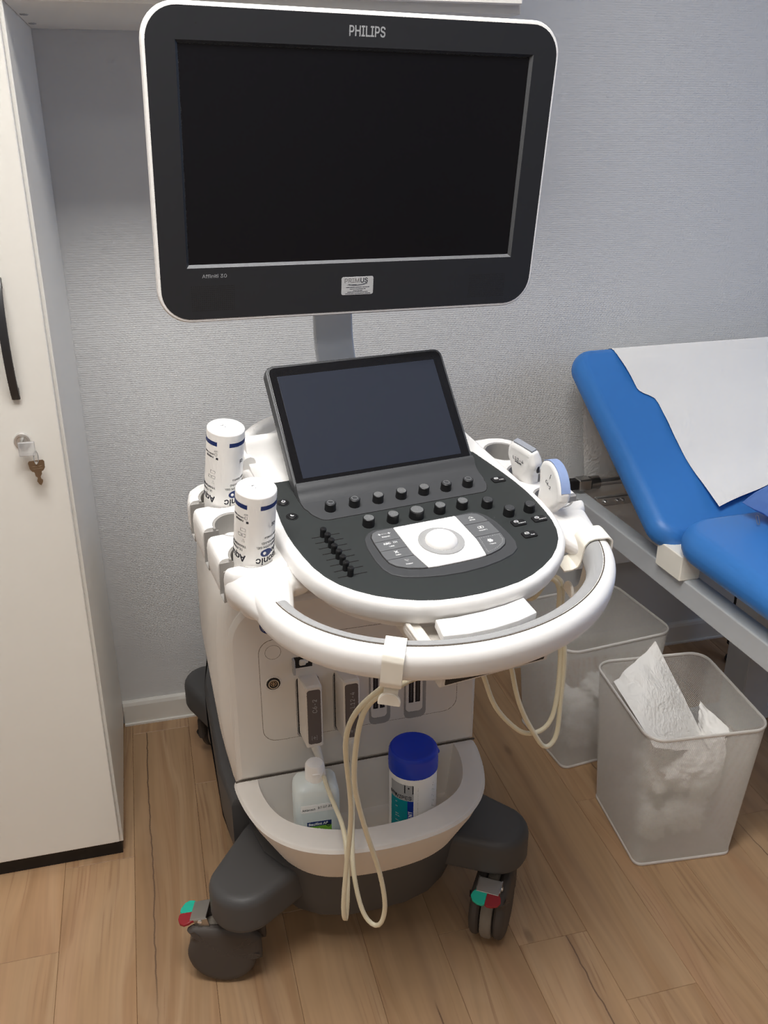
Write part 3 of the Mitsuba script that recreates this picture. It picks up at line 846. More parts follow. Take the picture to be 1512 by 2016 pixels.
put(CP + '__trackball', lathe([(.0222 * math.cos(a), (.0048 + .0140 * math.sin(a))) for a in np.linspace(0, math.pi / 2, 18)], 60), 'white', True, fr=PF, label='white trackball')

# ---- touch screen
TO = resample(rrect(.290, .199, .013, 0, .0995), 150)
TS = put(UM + '__touch_screen', loft(TO, [(.012, -.020), (.002, -.0185), (0, -.015), (0, -.003), (.0010, -.0008), (.0028, 0)]), 'console', 35, fr=TF, label='tilted black touch screen')
put(TS + '__glass', plate(buf(TO, -.0042, 150), -.002, .0008, .0005), 'touchglass', 35, fr=TF)
put(TS + '__display', bx(-.1295, .1265, .0225, .1805, 0, .0011), 'touchlcd', False, fr=TF, label='dark blue-grey display')
put(TS + '__sensor', loft(circle(.0012, .0, .0115, 12), [(0, 0), (0, .0011)]), 'console', False, fr=TF)
put(TS + '__hinge', hull(np.vstack([W(TF, np.c_[rrect(.26, .10, .02, 0, .08), np.full(28, -.018)]), W(PF, np.c_[rrect(.24, .05, .01, 0, .215), np.full(28, 0)])])), 'basedark', 30)

# ---- rear: curved back wall and open bay behind the touch screen
a_ = np.linspace(0, math.pi, 61)
rw = np.stack([.181 * np.sign(np.cos(a_)) * np.abs(np.cos(a_)) ** .8, .265 + .133 * np.sin(a_) ** .85, np.full(61, -.020)], 1)
rw[:, 2] -= .070 * np.clip((rw[:, 0] - .10) / .075, 0, 1) ** 1.5
put(UM + '__rear_handle', sweep(resample(rw, 80, False), rrect(.018, .080, .008, seg=5), up=(0, 0, 1)), 'white', 40, fr=PF, label='curved white rear handle')
pv = [(.219, .0), (.232, .0015), (.250, .0030), (.264, .0080), (.274, .0180), (.280, .0300), (.283, .0370), (.287, .0395), (.294, .0395), (.297, .036), (.297, -.02), (.219, -.02)]
V = np.vstack([np.c_[np.full(12, x), pv] for x in (-.182, .125)])
er = earcut(np.array(pv))
fm = [(j, (j + 1) % 12, 12 + (j + 1) % 12) for j in range(12)] + [(j, 12 + (j + 1) % 12, 12 + j) for j in range(12)]
bm = TM(V, np.vstack([fm, er, er[:, ::-1] + 12]))
trimesh.repair.fix_normals(bm)
put(UM + '__rear_bay', bm, 'white', 40, fr=PF, label='open white bay behind the touch screen')

# ---- front handle
tt = np.radians(np.linspace(180, 360, 73))
hp = np.stack([.2400 * np.cos(tt), .1745 * np.sin(tt)], 1)
hp = np.vstack([[(-.2385, .030)], hp, [(.2395, .02), (.2385, .050)]])
hp = resample(hp, 110, False)
hp3 = np.c_[hp, np.full(len(hp), -.0415)]
ee = np.radians(np.arange(36) * 10)
sup = lambda c_, p_: np.sign(c_) * np.abs(c_) ** p_
hprof = np.stack([.0190 * sup(np.cos(ee), .72), .0225 * sup(np.sin(ee), .72)], 1)
HD = put(UM + '__front_handle', sweep(hp3, hprof, up=(0, 0, 1)), 'white', 50, fr=PF, label='curved white front handle')
eg = np.radians(np.linspace(92, 268, 19))
go = np.stack([.0197 * sup(np.cos(eg), .72), .0232 * sup(np.sin(eg), .72)], 1)
gi = go * [.9, .9]
gprof = np.vstack([go, gi[::-1]])
sel = hp3[(np.arange(len(hp3)) >= 8) & (np.arange(len(hp3)) <= 96)]
put(HD + '__grip', sweep(sel, gprof, up=(0, 0, 1)), 'ring', 50, fr=PF, label='grey soft grip on the inner side')
put(HD + '__seam', sweep(sel + [0, 0, .0229], circle(.0008, n=6)), 'gap', False, fr=PF)

# white plate bridging panel and handle, and the disc drive below
fo = [(-.0725, -.1500), (-.040, -.1560), (-.005, -.1575), (.030, -.1550), (.061, -.1485), (.061, -.1160), (.030, -.1215), (-.005, -.1235), (-.040, -.1225), (-.067, -.1185)]
put(UM + '__bridge_plate', loft(np.array(Polygon(fo).buffer(-.002).buffer(.002).exterior.coords)[:-1], [(.001, -.030), (0, -.029), (0, -.020), (.0006, -.0187), (.0015, -.0182)]), 'white', 35, fr=PF, label='white plate between panel and handle')
put(UM + '__bridge_strut', [cbox(-.098, -.078, -.150, -.095, -.046, -.034, .002), cbox(-.098, -.092, -.150, -.10, -.036, -.0295, .001)], 'whitewarm', 30, fr=PF)
dv = put(UM + '__disc_drive', rbox(-.078, .079, -.166, -.01, -.0875, -.052, .003), 'whitewarm', 30, fr=PF, label='slim disc drive under the front handle')
put(dv + '__slot', cbox(-.071, .072, -.1666, -.15, -.0835, -.056, .0005), 'black', False, fr=PF)
put(dv + '__slot_lid', cbox(-.066, .067, -.1674, -.16, -.0800, -.060, .0005), 'basedark', False, fr=PF)

# ---- cup holders on both sides
def holder(sgn):
    ho = np.array([(.190, .046), (.215, .040), (.238, .038), (.258, .040), (.272, .046), (.279, .058), (.281, .075), (.281, .245), (.274, .266), (.258, .279), (.238, .284), (.205, .284), (.192, .27), (.189, .05)]) * [sgn, 1]
    ho = resample(np.array(Polygon(ho).buffer(-.006).buffer(.006).exterior.coords)[:-1], 130)
    blk = loft(ho, [(.022, -.088), (.010, -.084), (.004, -.074), (.001, -.055), (0, -.035), (.001, -.026), (.003, -.021), (.006, -.0185), (.010, -.0180)])
    man = to_man(blk)
    liners = []
    for vc in (.082, .158, .232):
        ct = manifold3d.Manifold.cylinder(.2, .0308, .0308, 48).translate((sgn * .2355, vc, -.078))
        sl = manifold3d.Manifold.cube((.08, .021, .3), True).translate((sgn * .283, vc - .010, 0))
        man = man - ct - sl
        rg = manifold3d.Manifold.cylinder(.0585, .0306, .0306, 48).translate((sgn * .2355, vc, -.0775)) - manifold3d.Manifold.cylinder(.2, .0275, .0275, 48).translate((sgn * .2355, vc, -.074))
        fl = manifold3d.Manifold.cube((.020, .0206, .050), True).translate((sgn * .2690, vc - .010, -.048))
        rg = (rg + fl) - manifold3d.Manifold.cube((.09, .0170, .3), True).translate((sgn * .280, vc - .010, .078))
        liners.append(rg)
    return man, liners


for sgn, nm, lab in ((-1, '__gel_holder', 'white three-cup holder on the left'), (1, '__probe_holder', 'white three-cup holder on the right')):
    man, liners = holder(sgn)
    k = put(UM + nm, from_man(man), 'white', 35, fr=PF, label=lab)
    for r_ in liners:
        put(k + '__cup_liner', from_man(r_), 'cupgrey', 35, fr=PF, label='grey cup liner')
# blends from the holders to the panel and the handle
for sgn in (-1, 1):
    k_ = UM + ('__gel_holder' if sgn < 0 else '__probe_holder')
    hs = [hull_spheres([((sgn * .2325, -.042, -.0420), .0125), ((sgn * .2392, -.012, -.0420), .0198), ((sgn * .2505, .054, -.0480), .0290), ((sgn * .2160, .062, -.0480), .0290), ((sgn * .236, .018, -.0445), .0245)]),
          hull_spheres([((sgn * .2180, .055, -.0480), .0285), ((sgn * .185, .075, -.042), .027), ((sgn * .185, .045, -.046), .020)]),
          hull_spheres([((sgn * .238, .052, -.072), .026), ((sgn * .236, .21, -.076), .026), ((sgn * .215, .12, -.08), .03)])]
    un = to_man(hs[0])
    for h_ in hs[1:]:
        un = un + to_man(h_)
    un = from_man(un.refine_to_length(.006))
    un.merge_vertices()
    trimesh.smoothing.filter_taubin(un, iterations=24)
    put(k_ + '__neck', un, 'white', True, fr=PF)

# ---- monitor and its arm
MO = resample(rrect(.5565, .3835, .044, 0, -.0165, 12), 240)
MN = put(UM + '__monitor', loft(MO, [(.060, -.048), (.030, -.045), (.012, -.034), (.002, -.018), (0, -.010), (.0, -.002), (.0012, -.0003), (.0022, .0003), (.0048, .0004), (.0054, -.002), (.030, -.0075)]), 'white', 40, fr=MF, label='large dark monitor with a thin white rim')
bz = Polygon(buf(MO, -.0048, 240)).difference(sbox(-.2385, -.1345, .2385, .1345))
put(MN + '__bezel', extrude(bz, -.004, .0012), 'bezel', False, fr=MF, label='dark bezel')
put(MN + '__display', bx(-.2345, .2345, -.1305, .1305, -.0055, -.0032), 'glass', False, fr=MF, label='switched-off black display')
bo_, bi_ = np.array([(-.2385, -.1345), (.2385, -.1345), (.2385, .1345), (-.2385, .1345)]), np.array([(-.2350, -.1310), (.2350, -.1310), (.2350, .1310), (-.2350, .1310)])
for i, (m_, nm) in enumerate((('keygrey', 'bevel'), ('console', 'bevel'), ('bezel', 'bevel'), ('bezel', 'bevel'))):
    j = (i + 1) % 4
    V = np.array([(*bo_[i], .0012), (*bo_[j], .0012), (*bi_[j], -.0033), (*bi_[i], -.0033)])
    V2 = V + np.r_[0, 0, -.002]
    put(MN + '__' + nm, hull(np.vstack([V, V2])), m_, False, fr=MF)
pt = text('PHILIPS', .0115, True)
pt.vertices[:, 0] *= .048 / np.ptp(pt.vertices[:, 0])
put(MN + '__lettering', pt.apply_translation((.001, .1525, .0011)), 'print', False, fr=MF, label='grey lettering')
pt = text('Affiniti 30', .0046)
pt.vertices[:, 0] *= .033 / np.ptp(pt.vertices[:, 0])
put(MN + '__lettering', pt.apply_translation((-.2025, -.1455, .0011)), 'print', False, fr=MF)
put(MN + '__camera_dot', loft(circle(.0011, -.213, .1525, 12), [(0, .0011), (0, .0014)]), 'black', False, fr=MF)
sp = put(MN + '__sticker', plate(rrect(.0475, .0255, .0028, -.0005, -.167), .0011, .0016, .0003), 'labelgrey', 30, fr=MF, label='white service sticker')
pr_ = text('PRIM', .0062, True, center=False)
pr_.vertices[:, 0] *= .022 / np.ptp(pr_.vertices[:, 0])
pu_ = text('US', .0062, True, center=False)
pu_.vertices[:, 0] *= .011 / np.ptp(pu_.vertices[:, 0])
put(MN + '__sticker_print', [pr_.apply_translation((-.0205, -.1625, .0015))], 'printgrey', False, fr=MF)
ar_ = np.linspace(-1, 1, 15)
sw_ = sweep(np.stack([.0 + .014 * ar_, -.1660 + .0018 * (ar_ + .2) ** 2, np.full(15, .0017)], 1), circle(.00045, n=6))
lines = [('Ihr Partner an der Ultraschallsonde', -.1690), ('www.primus-ultraschall.de', -.1713), ('Service', -.1736), ('E-Mail info', -.1759)]
put(MN + '__sticker_print', [pu_.apply_translation((.003, -.1625, .0015)), sw_] + [bx(-.016, -.002, -.1655 + .0, -.1651, .0015, .0018)] +
    [bx(-w_ / 2 + s_ * .0, w_ / 2, y_ - .0004, y_ + .0004, .0015, .0018) for w_, y_, s_ in ((.035, -.1692, 0), (.024, -.1715, 0), (.014, -.1738, 0), (.030, -.1758, 0), (.038, -.1780, 0))], 'printdark', False, fr=MF)
for uc in (-.205, .203):
    dots = [loft(circle(.00085, uc - .0285 + .0027 * i, -.1915 + .0027 * j, 6), [(0, .0010), (0, .00135)], capb=False) for i in range(22) for j in range(13)]
    put(MN + '__speaker_grille', dots, 'black', False, fr=MF, kind='stuff')
yz = spline([(1.365, 1.355), (1.385, 1.30), (1.41, 1.22), (1.42, 1.14), (1.414, 1.095), (1.385, 1.055), (1.35, 1.035), (1.32, 1.0), (1.31, .94)], 60)
ap = np.stack([.2885 - (yz[:, 1] - 1.3) * .0, yz[:, 0], yz[:, 1]], 1)
aw = np.interp(ap[:, 2], [.95, 1.05, 1.11, 1.4], [.078, .070, .0635, .0615])
am = sweep(ap, rrect(1, 1, .0, seg=1) if False else np.array([(-.5, -.006), (.5, -.006), (.5, .006), (-.5, .006)]), up=None)
sec = rrect(.0625, .013, .004, seg=4)
am = sweep(ap, sec[:, ::-1], up=(1, 0, 0))
put(UM + '__monitor_arm', am, 'armgrey', 40, label='flat blue-grey metal arm')
put(UM + '__monitor_arm__mount', rbox(-.06, .06, -.05, .05, -.085, -.044, .01), 'basedark', 30, fr=MF)
put(UM + '__monitor_arm__post', hull(np.vstack([W(PF, np.c_[rrect(.11, .08, .03, -.04, .27), np.full(28, -.02)]), W(PF, np.c_[rrect(.075, .030, .012, -.045, .285), np.full(28, .045)])])), 'white', 40)
# ================================================================== probes with their cables and plugs
def bez(pts, n=60):
    return spline(np.array(pts), n)


cable_c = [(.2190, 1.262, .4020), (.2195, 1.240, .3900), (.2225, 1.185, .3840), (.2262, 1.135, .3830), (.2256, 1.1, .374), (.2228, 1.075, .3409), (.2187, 1.06, .2935), (.2130, 1.050, .2630), (.2096, 1.046, .2784),
           (.2111, 1.04, .3467), (.2166, 1.03, .4345), (.2173, 1.015, .5044), (.2119, 1.0, .5721), (.2042, .98, .6366), (.2031, .962, .687), (.2126, .945, .7288), (.2303, .930, .7603), (.2507, .918, .7840),
           (.2723, .928, .7830), (.3159, .96, .7646), (.3687, 1.0, .7413), (.4107, 1.03, .7033), (.4251, 1.04, .6731), (.4455, 1.05, .6231), (.4789, 1.06, .5753), (.5132, 1.07, .5465), (.5432, 1.075, .5506),
           (.5583, 1.08, .5824), (.5632, 1.085, .6342), (.5622, 1.09, .6948), (.5562, 1.092, .7483), (.5560, 1.100, .7850), (.5480, 1.115, .7880), (.5250, 1.110, .7640), (.5200, 1.130, .7560), (.5500, 1.155, .7900), (.5720, 1.165, .8400)]
cable_l = [(.2788, 1.28, .4107), (.2636, 1.21, .4032), (.2444, 1.13, .4001), (.2323, 1.08, .3546), (.2332, 1.065, .3165), (.2396, 1.052, .2769), (.2504, 1.043, .2542), (.2608, 1.035, .2522), (.2694, 1.03, .2733),
           (.2698, 1.025, .3153), (.2605, 1.02, .3768), (.245, 1.01, .441), (.2283, .998, .5127), (.2159, .982, .5857), (.2142, .965, .6501), (.217, .945, .7124), (.2302, .930, .7528), (.2545, .914, .7770),
           (.2735, .922, .7790), (.3195, .95, .7660), (.4018, 1.0, .74), (.4527, 1.03, .7091), (.4662, 1.04, .6792), (.4794, 1.05, .6351), (.5007, 1.06, .5833), (.5224, 1.065, .5427), (.5436, 1.07, .5155),
           (.5599, 1.075, .5233), (.5665, 1.080, .572), (.5690, 1.083, .6259), (.5680, 1.087, .6871), (.5630, 1.095, .7477), (.5640, 1.105, .7850), (.5540, 1.125, .7860), (.5330, 1.125, .7690), (.5350, 1.150, .7650), (.5570, 1.200, .8000), (.5600, 1.238, .8450)]

# plugs in the front panel
def plug(t, uc, name, m_cable, path):
    k = put(t + '__connector', hull(np.vstack([hull_spheres([((uc + sx * .0135, z, .002), .0035) for sx in (-1, 1) for z in (.418, .531)]).vertices,
                                               hull_spheres([((uc + sx * .0105, z, .052), .0045) for sx in (-1, 1) for z in (.424, .541)]).vertices])), 'whitewarm', 40, fr=FF, label='white plug with a dark label in the front panel')
    lf = (W(FF, (uc, 0, .0560)), FF[1])
    put(k + '__label', plate(rrect(.0235, .110, .005, 0, .4835, 5), 0, .0012, .0006), 'label', 30, fr=lf)
    put(k + '__print', [text(name, .0078, rot=90, at=(.001, .506, .0011)), bx(-.0055, -.0050, .4365, .4465, .001, .0014), bx(.0030, .0035, .4365, .4465, .001, .0014),
                        bx(-.0035, .0015, .4412, .4420, .001, .0014), bx(-.0012, -.0004, .4380, .4450, .001, .0014)], 'printgrey' if False else 'ring', False, fr=lf)
    s_ = path[0]
    top = W(FF, (uc, .427, .040))
    put(k + '__strain_relief', tube([top, (top + np.array(s_)) / 2 + [0, .002, 0], s_, path[1]], [.0095, .0075, .0055, .0042], 14, n=24), 'cablegrey', True)
    return k


# convex probe, nearest cup
t1 = thing('convex_probe', 'white ultrasound probe with a curved pale blue lens in the nearest right-hand cup', 'ultrasound probe')
def outline_probe():
    pts = []
    for a in np.linspace(32, 148, 26):                # the curved face
        pts.append((.0445 * math.cos(math.radians(a)), .0035 + .0445 * math.sin(math.radians(a))))
    pts += [(-.0395, .018), (-.035, .006), (-.0245, -.010), (-.0205, -.030), (-.019, -.060), (-.014, -.075), (.014, -.075), (.019, -.060), (.0215, -.030), (.027, -.012), (.0365, .004), (.040, .016)]
    return resample(np.array(pts), 130)


po = outline_probe()
c6 = (W(PF, (.2185, .066, .0045)), np.array([-PF[1][1] * .985 + PF[1][0] * -.17, PF[1][2], -(PF[1][0] * .985 - PF[1][1] * .17)]))
_f = np.array(c6[1])
_f[0] /= np.linalg.norm(_f[0])
_f[2] = np.cross(_f[0], _f[1])
_lean = trimesh.transformations.rotation_matrix(math.radians(-13), _f[2])[:3, :3]
_f = _f @ _lean.T
c6 = (c6[0], _f)
th = .0105
pb = loft(po, [(.0075, -th), (.0030, -th + .002), (.0008, -th + .0045), (0, -th + .0075), (0, th - .0075), (.0008, th - .0045), (.0030, th - .002), (.0075, th)])
put(t1 + '__head', pb, 'white', 50, fr=c6)
la = np.radians(np.linspace(36, 144, 30))
ls = []
for r_ in (.0440, .0452):
    ls.append(np.stack([r_ * np.cos(la), .0035 + r_ * np.sin(la)], 1))
V = np.vstack([np.c_[q, np.full(30, z)] for q in ls for z in (-.0070, .0070)])
i = np.arange(29)
F = []
for a_, b_ in ((0, 1), (1, 3), (3, 2), (2, 0)):
    F += [np.c_[a_ * 30 + i, a_ * 30 + i + 1, b_ * 30 + i + 1], np.c_[a_ * 30 + i, b_ * 30 + i + 1, b_ * 30 + i]]
lm = TM(V, np.vstack(F))
trimesh.repair.fix_normals(lm)
put(t1 + '__lens', lm, 'lens', 50, fr=c6, label='curved pale blue lens')
put(t1 + '__print', [text('C6-2', .0052, at=(.001, .016, th)), bx(-.0005, .0005, .026, .034, th - .0008, th + .0004)], 'printdark', False, fr=c6)
put(t1 + '__cable', tube(cable_c, .0038, 12, n=260), 'cable', True, label='long cream cable')
plug(t1, -.0900, 'C6-2', 'cablegrey', cable_c)

t2 = thing('linear_probe', 'white ultrasound probe with a flat grey face in the middle right-hand cup', 'ultrasound probe')
l12 = (W(PF, (.2225, .146, .0)), np.array([-PF[1][1] * .975 + PF[1][0] * .22, PF[1][2], np.zeros(3)]))
_f = np.array(l12[1])
_f[0] /= np.linalg.norm(_f[0])
_f[2] = np.cross(_f[0], _f[1])
_c, _s = math.cos(.22), math.sin(.22)
_f[1], _f[2] = _f[1] * _c + _f[2] * _s, _f[2] * _c - _f[1] * _s
l12 = (l12[0], _f)
lo_ = [(.0250, .0355), (.0235, .0400), (.0195, .0420), (-.0195, .0420), (-.0235, .0400), (-.0275, .0330), (-.0290, .0240), (-.0285, .014), (-.0240, .004), (-.0215, -.010), (-.0210, -.040), (-.016, -.070), (.016, -.070), (.0210, -.040), (.0215, -.010), (.0240, .004), (.0285, .014), (.0290, .0240)]
lo_ = resample(spline(np.array(lo_), 160, True), 140)
th2 = .0125
lb = loft(lo_, [(.0085, -th2), (.0035, -th2 + .0022), (.0008, -th2 + .005), (0, -th2 + .008), (0, th2 - .008), (.0008, th2 - .005), (.0035, th2 - .0022), (.0085, th2)])
# taper towards the face
sc = 1 - .34 * np.clip((lb.vertices[:, 1] - .022) / .02, 0, 1) ** 1.6
lb.vertices[:, 2] *= sc
put(t2 + '__head', lb, 'white', 50, fr=l12)
put(t2 + '__lens', rbox(-.0205, .0205, .0395, .0448, -.0050, .0050, .0012), 'lensgrey', 35, fr=l12, label='flat grey face')
put(t2 + '__print', [text('L12-4', .0054, at=(-.002, .0215, th2 - .0001)), text('PHILIPS', .0024, True, at=(-.002, .0155, th2 - .0001))], 'printdark', False, fr=l12)
put(t2 + '__marker', rbox(.0268, .0298, .006, .018, -.0025, .0025, .0012), 'black', 35, fr=l12)
put(t2 + '__cable', tube(cable_l, .0038, 12, n=260), 'cable', True, label='long cream cable')
plug(t2, -.0240, 'L12-4', 'cablegrey', cable_l)

# clip-on cable hooks
def cable_hook(name, u, v, du, dv, label, inward):
    """strap over the handle at (u, v), outward direction (du, dv), with a hook below"""
    t = thing(name, label, 'cable hook', 'clip-on cable hooks')
    r = np.array([du, dv, 0.0])
    r /= np.linalg.norm(r)
    fr = (W(PF, (u, v, -.0415)), np.array([r, [0, 0, 1.0], np.cross(r, [0, 0, 1.0])]) @ PF[1])   # x outward, y up, z along the handle
    if not inward:
        path = [(-.0100, .0262), (.0120, .0262), (.0195, .0235), (.0222, .016), (.0222, -.017), (.0200, -.0245), (.0120, -.0262), (-.008, -.0262)]
    else:
        path = [(.0215, -.006), (.0222, .010), (.0205, .0210), (.0130, .0262), (-.0080, .0262), (-.0165, .0235), (-.0215, .016), (-.0222, -.010), (-.0250, -.0200), (-.034, -.0240), (-.046, -.0250)]
    p = resample(np.array(path), 46, False)
    w_ = .0128 if not inward else .0160
    sw = sweep(np.c_[p, np.zeros(len(p))], np.array([(-w_, -.0011), (w_, -.0011), (w_, .0011), (-w_, .0011)])[:, ::-1] if False else np.array([(-.0011, -w_), (.0011, -w_), (.0011, w_), (-.0011, w_)]), up=(0, 0, 1))
    put(t + '__strap', sw, 'cream', 30, fr=fr)
    s_ = 1 if not inward else -1
    x_ = .004 if not inward else -.012
    yb = -.058 if not inward else -.078
    jp = [(x_ - .012 * s_, -.0262), (x_ - .012 * s_, yb + .012), (x_ - .009 * s_, yb + .003), (x_, yb), (x_ + .009 * s_, yb + .001)]
    jp = resample(spline(np.array(jp), 40), 30, False)
    put(t + '__hook', sweep(np.c_[jp, np.zeros(30)], np.array([(-.0013, -.009), (.0013, -.009), (.0013, .009), (-.0013, .009)]), up=(0, 0, 1)), 'cream', 30, fr=fr)
    half = np.array([(.0138 * math.cos(a), -.004 + .0168 * max(0, math.sin(a)) - (.0 if math.sin(a) >= 0 else .006)) for a in np.linspace(0, 2 * math.pi, 41)[:-1]])
    half = resample(np.array(Polygon([(.0138 * math.cos(a), .0150 * math.sin(a)) for a in np.linspace(0, math.pi, 24)] + [(-.0138, -.005), (.0138, -.005)]).buffer(-.0015).buffer(.0015).exterior.coords)[:-1], 60)
    lip = loft(half, [(.0008, 0), (0, .0008), (0, .0030), (.0012, .0042)])
    lipf = (W(fr, (x_ + .008 * s_, yb + .004, 0)), np.array([[0, 0, 1.0 * s_], [0, 1, 0], [1.0 * s_, 0, 0]]) @ fr[1])
    if np.linalg.det(lipf[1]) < 0:
        lipf = (lipf[0], np.array([-lipf[1][0], lipf[1][1], lipf[1][2]]))
    put(t + '__lip', lip, 'cream', 30, fr=lipf)


cable_hook('cable_hook', -.1330, -.1453, -.52, -.85, 'cream plastic cable hook clipped over the front of the handle', False)
cable_hook('cable_hook', .2370, -.0240, 1.0, -.15, 'cream plastic cable hook clipped over the right end of the handle', True)

# ================================================================== gel bottles
def gel_bottle(v, top, lab, spin, lean):
    t = thing('gel_bottle', lab, 'bottle', 'white gel bottles in the left holder')
    ax = PF[1][2] + PF[1][0] * lean[0] + PF[1][1] * lean[1]
    ax /= np.linalg.norm(ax)
    x = np.cross(PF[1][1], ax)
    x /= np.linalg.norm(x)
    fr = (W(PF, (-.2355, v, -.072)), np.array([x, np.cross(ax, x), ax]))
    H, R = top + .072, .0262
    put(t + '__body', lathe([(0, 0), (.0225, 0), (.0240, .003), (R, .008), (R, H - .0035), (R - .0005, H - .0016), (R - .0018, H - .0004), (R - .0035, H), (.010, H - .0004), (0, H - .0004)], 64), 'bottle', 40, fr=fr)
    A = spin                              # angle of the gap between the two label halves, seen from the camera
    z1 = H - .0195
    for x0, x1 in ((-.045, -.0085), (.0085, .052)):
        put(t + '__blue_band', band(x0, x1, z1, z1 + .0062, R, A), 'navy', True, fr=fr)
    put(t + '__expiry_mark', [text('LOT', .0016, rot=180, at=(-.004, .004, H - .0004)), bx(-.002, -.0012, -.002, -.0012, H - .0006, H)], 'printdark', False, fr=fr)
    U = lambda s_, h_, x_, z_, b_=False: wrap(text(s_, h_, b_, rot=180, at=(x_, z_, -.0001)), R, A)
    pr = [U('Aquasonic', .0095, .0375, .0615, True), U('ULTRASOUND', .0032, .027, .088), U('TRANSMISSION GEL', .0032, .027, .082), U('CE', .0048, .030, H - .045), U('NON STERILE', .0026, .027, .096), U('100', .006, .036, .0725, True)]
    pl = [U('Aquasonic', .0095, -.0405, .0645, True), U('TRANSMISSION', .0034, -.026, .0820), U('ULTRASOUND', .0034, -.029, .0760), U('LOT', .0022, -.010, z1 - .008), U('PARKER', .0026, -.020, z1 - .018, True), U('LABORATORIES', .0020, -.022, z1 - .0135)]
    fr_ = [wrap(sweep(np.c_[rrect(w_, .0042, .0006, x_, z_, 2), np.full(12, .0001)], circle(.00022, n=5), True), R, A) for w_, x_, z_ in ((.0075, -.0135, .1070), (.0050, -.0120, .0990), (.0050, -.0185, .0990), (.0030, -.0095, z1 - .013))]
    pl += fr_ + [wrap(bx(-.0092, -.0060, z1 - .0205, z1 - .0175, 0, .0003), R, A)]
    pl += [wrap(sweep(np.c_[np.array([(-.0105, .0890), (-.0145, .0890), (-.0125, .0935)]), np.full(3, .0001)], circle(.00022, n=5), True), R, A)]
    put(t + '__print', pr + pl, 'printdark', False, fr=fr)
    ov = loft(np.stack([.0085 * np.cos(ee), .0058 * np.sin(ee)], 1) + [.0195, .0725], [(0, -.0002), (0, .0004)])
    put(t + '__logo', wrap(ov, R, A), 'navy', True, fr=fr)
    put(t + '__logo_dot', wrap(loft(circle(.0022, .0165, .0725, 16), [(0, 0), (0, .0007)]), R, A), 'bottle', False, fr=fr)


gel_bottle(.232, .096, 'white gel bottle with blue bands in the rear cup of the left holder', -113, (.06, -.02))
gel_bottle(.082, .086, 'white gel bottle with blue bands in the front cup of the left holder', -113, (.035, -.02))

# ================================================================== things in the tray
t = thing('wipes_canister', 'round wipes canister with cobalt blue lid in the tray', 'canister')
wf = (W(BF, (.078, -.088, .2305)), BF[1])
R = .0425
put(t + '__body', lathe([(0, 0), (.040, 0), (R, .002), (R, .144), (.0415, .150), (0, .150)], 64), 'bottle', 40, fr=wf)
put(t + '__lid', lathe([(.0432, .140), (.0440, .141), (.0442, .150), (.0436, .172), (.0430, .1765), (.0410, .1800), (.0375, .1812), (.0340, .1800), (.022, .1785), (0, .1775)], 64), 'cobalt', 40, fr=wf, label='cobalt blue lid')
put(t + '__lid__tab', rbox(.0405, .0480, -.006, .006, .158, .1655, .003, False), 'cobalt', 40, fr=wf)
put(t + '__lid__notch', sweep(np.array([(-.030, -.0265, .1790), (-.020, -.0345, .1775), (-.008, -.0365, .1760)]), circle(.0008, n=6)), 'cobalt', True, fr=wf)
A0 = -101.5          # where the label's white bar stands, seen from the camera
put(t + '__grey_label', band(-.050, -.0035, .094, .128, R, A0, .0003, 24), 'labelgrey', True, fr=wf)
put(t + '__teal_label', band(-.050, -.0140, .012, .094, R, A0, .0004, 24), 'teal', True, fr=wf, label='teal label')
put(t + '__blue_label', band(-.0140, -.0035, .004, .094, R, A0, .0004, 10), 'royal', True, fr=wf, label='blue label strip')
put(t + '__white_bar', band(-.0035, .0, .0, .128, R, A0, .0005, 4), 'bottle', True, fr=wf)
put(t + '__lettering', [wrap(text('WIPES', .0075, at=(-.0235, .1005, .0004)), R, A0), wrap(text('DRY', .006, at=(-.043, .1025, .0004)), R, A0), wrap(bx(-.020, -.0182, .112, .1275, .0003, .0007), R, A0), wrap(bx(-.0055, -.0037, .112, .1275, .0003, .0007), R, A0),
                        wrap(bx(-.020, -.0037, .1105, .112, .0003, .0007), R, A0), wrap(loft(circle(.0016, -.0122, .122, 12), [(0, .0003), (0, .0007)]), R, A0)], 'printdark', False, fr=wf)
put(t + '__lettering', [wrap(text('PREVENT', .0066, True, rot=90, at=(-.0088, .052, .0004)), R, A0)] + [wrap(bx(-.038, -.038 + w_, z_, z_ + .0008, .0004, .0007), R, A0) for w_, z_ in ((.004, .086), (.005, .076), (.007, .060), (.009, .055), (.008, .045), (.014, .032), (.018, .026))], 'printwhite', False, fr=wf)
rl = []
zz = .1270
for i in range(26):
    zz -= .0042 if i % 7 else .0062
    if zz < .006:
        break
    rl.append(wrap(bx(.004, .004 + (.030 + .012 * random.random()), zz, zz + .0013, .0, .0003), R, A0))
put(t + '__fine_print', rl, 'printgrey', True, fr=wf)

t = thing('disinfectant_bottle', 'square milky bottle with white flip cap and green label in the tray', 'bottle')
bf = frame(1.5 - 4, 0, W(BF, (-.098, -.084, .2305)))
ob = rrect(.078, .060, .014, 0, 0, 6)
put(t + '__body', hull(np.vstack([np.c_[ob * s_, np.full(28, z)] for s_, z in ((.90, 0), (.98, .003), (1, .008), (1, .118), (.985, .130), (.94, .139), (.84, .1455), (.62, .149), (.42, .151))])), 'milky', 40, fr=bf)
put(t + '__body__neck', lathe([(.0140, .149), (.0140, .1545), (0, .1545)], 32), 'milky', 40, fr=bf)
put(t + '__cap', lathe([(.0168, .1480), (.0172, .149), (.0168, .170), (.0160, .1785), (.0140, .1815), (0, .1825)], 40), 'bottle', 40, fr=bf, label='white flip cap')
put(t + '__cap__latch', rbox(-.007, .007, -.0178, -.0155, .1655, .1695, .0008), 'bottle', 40, fr=bf)
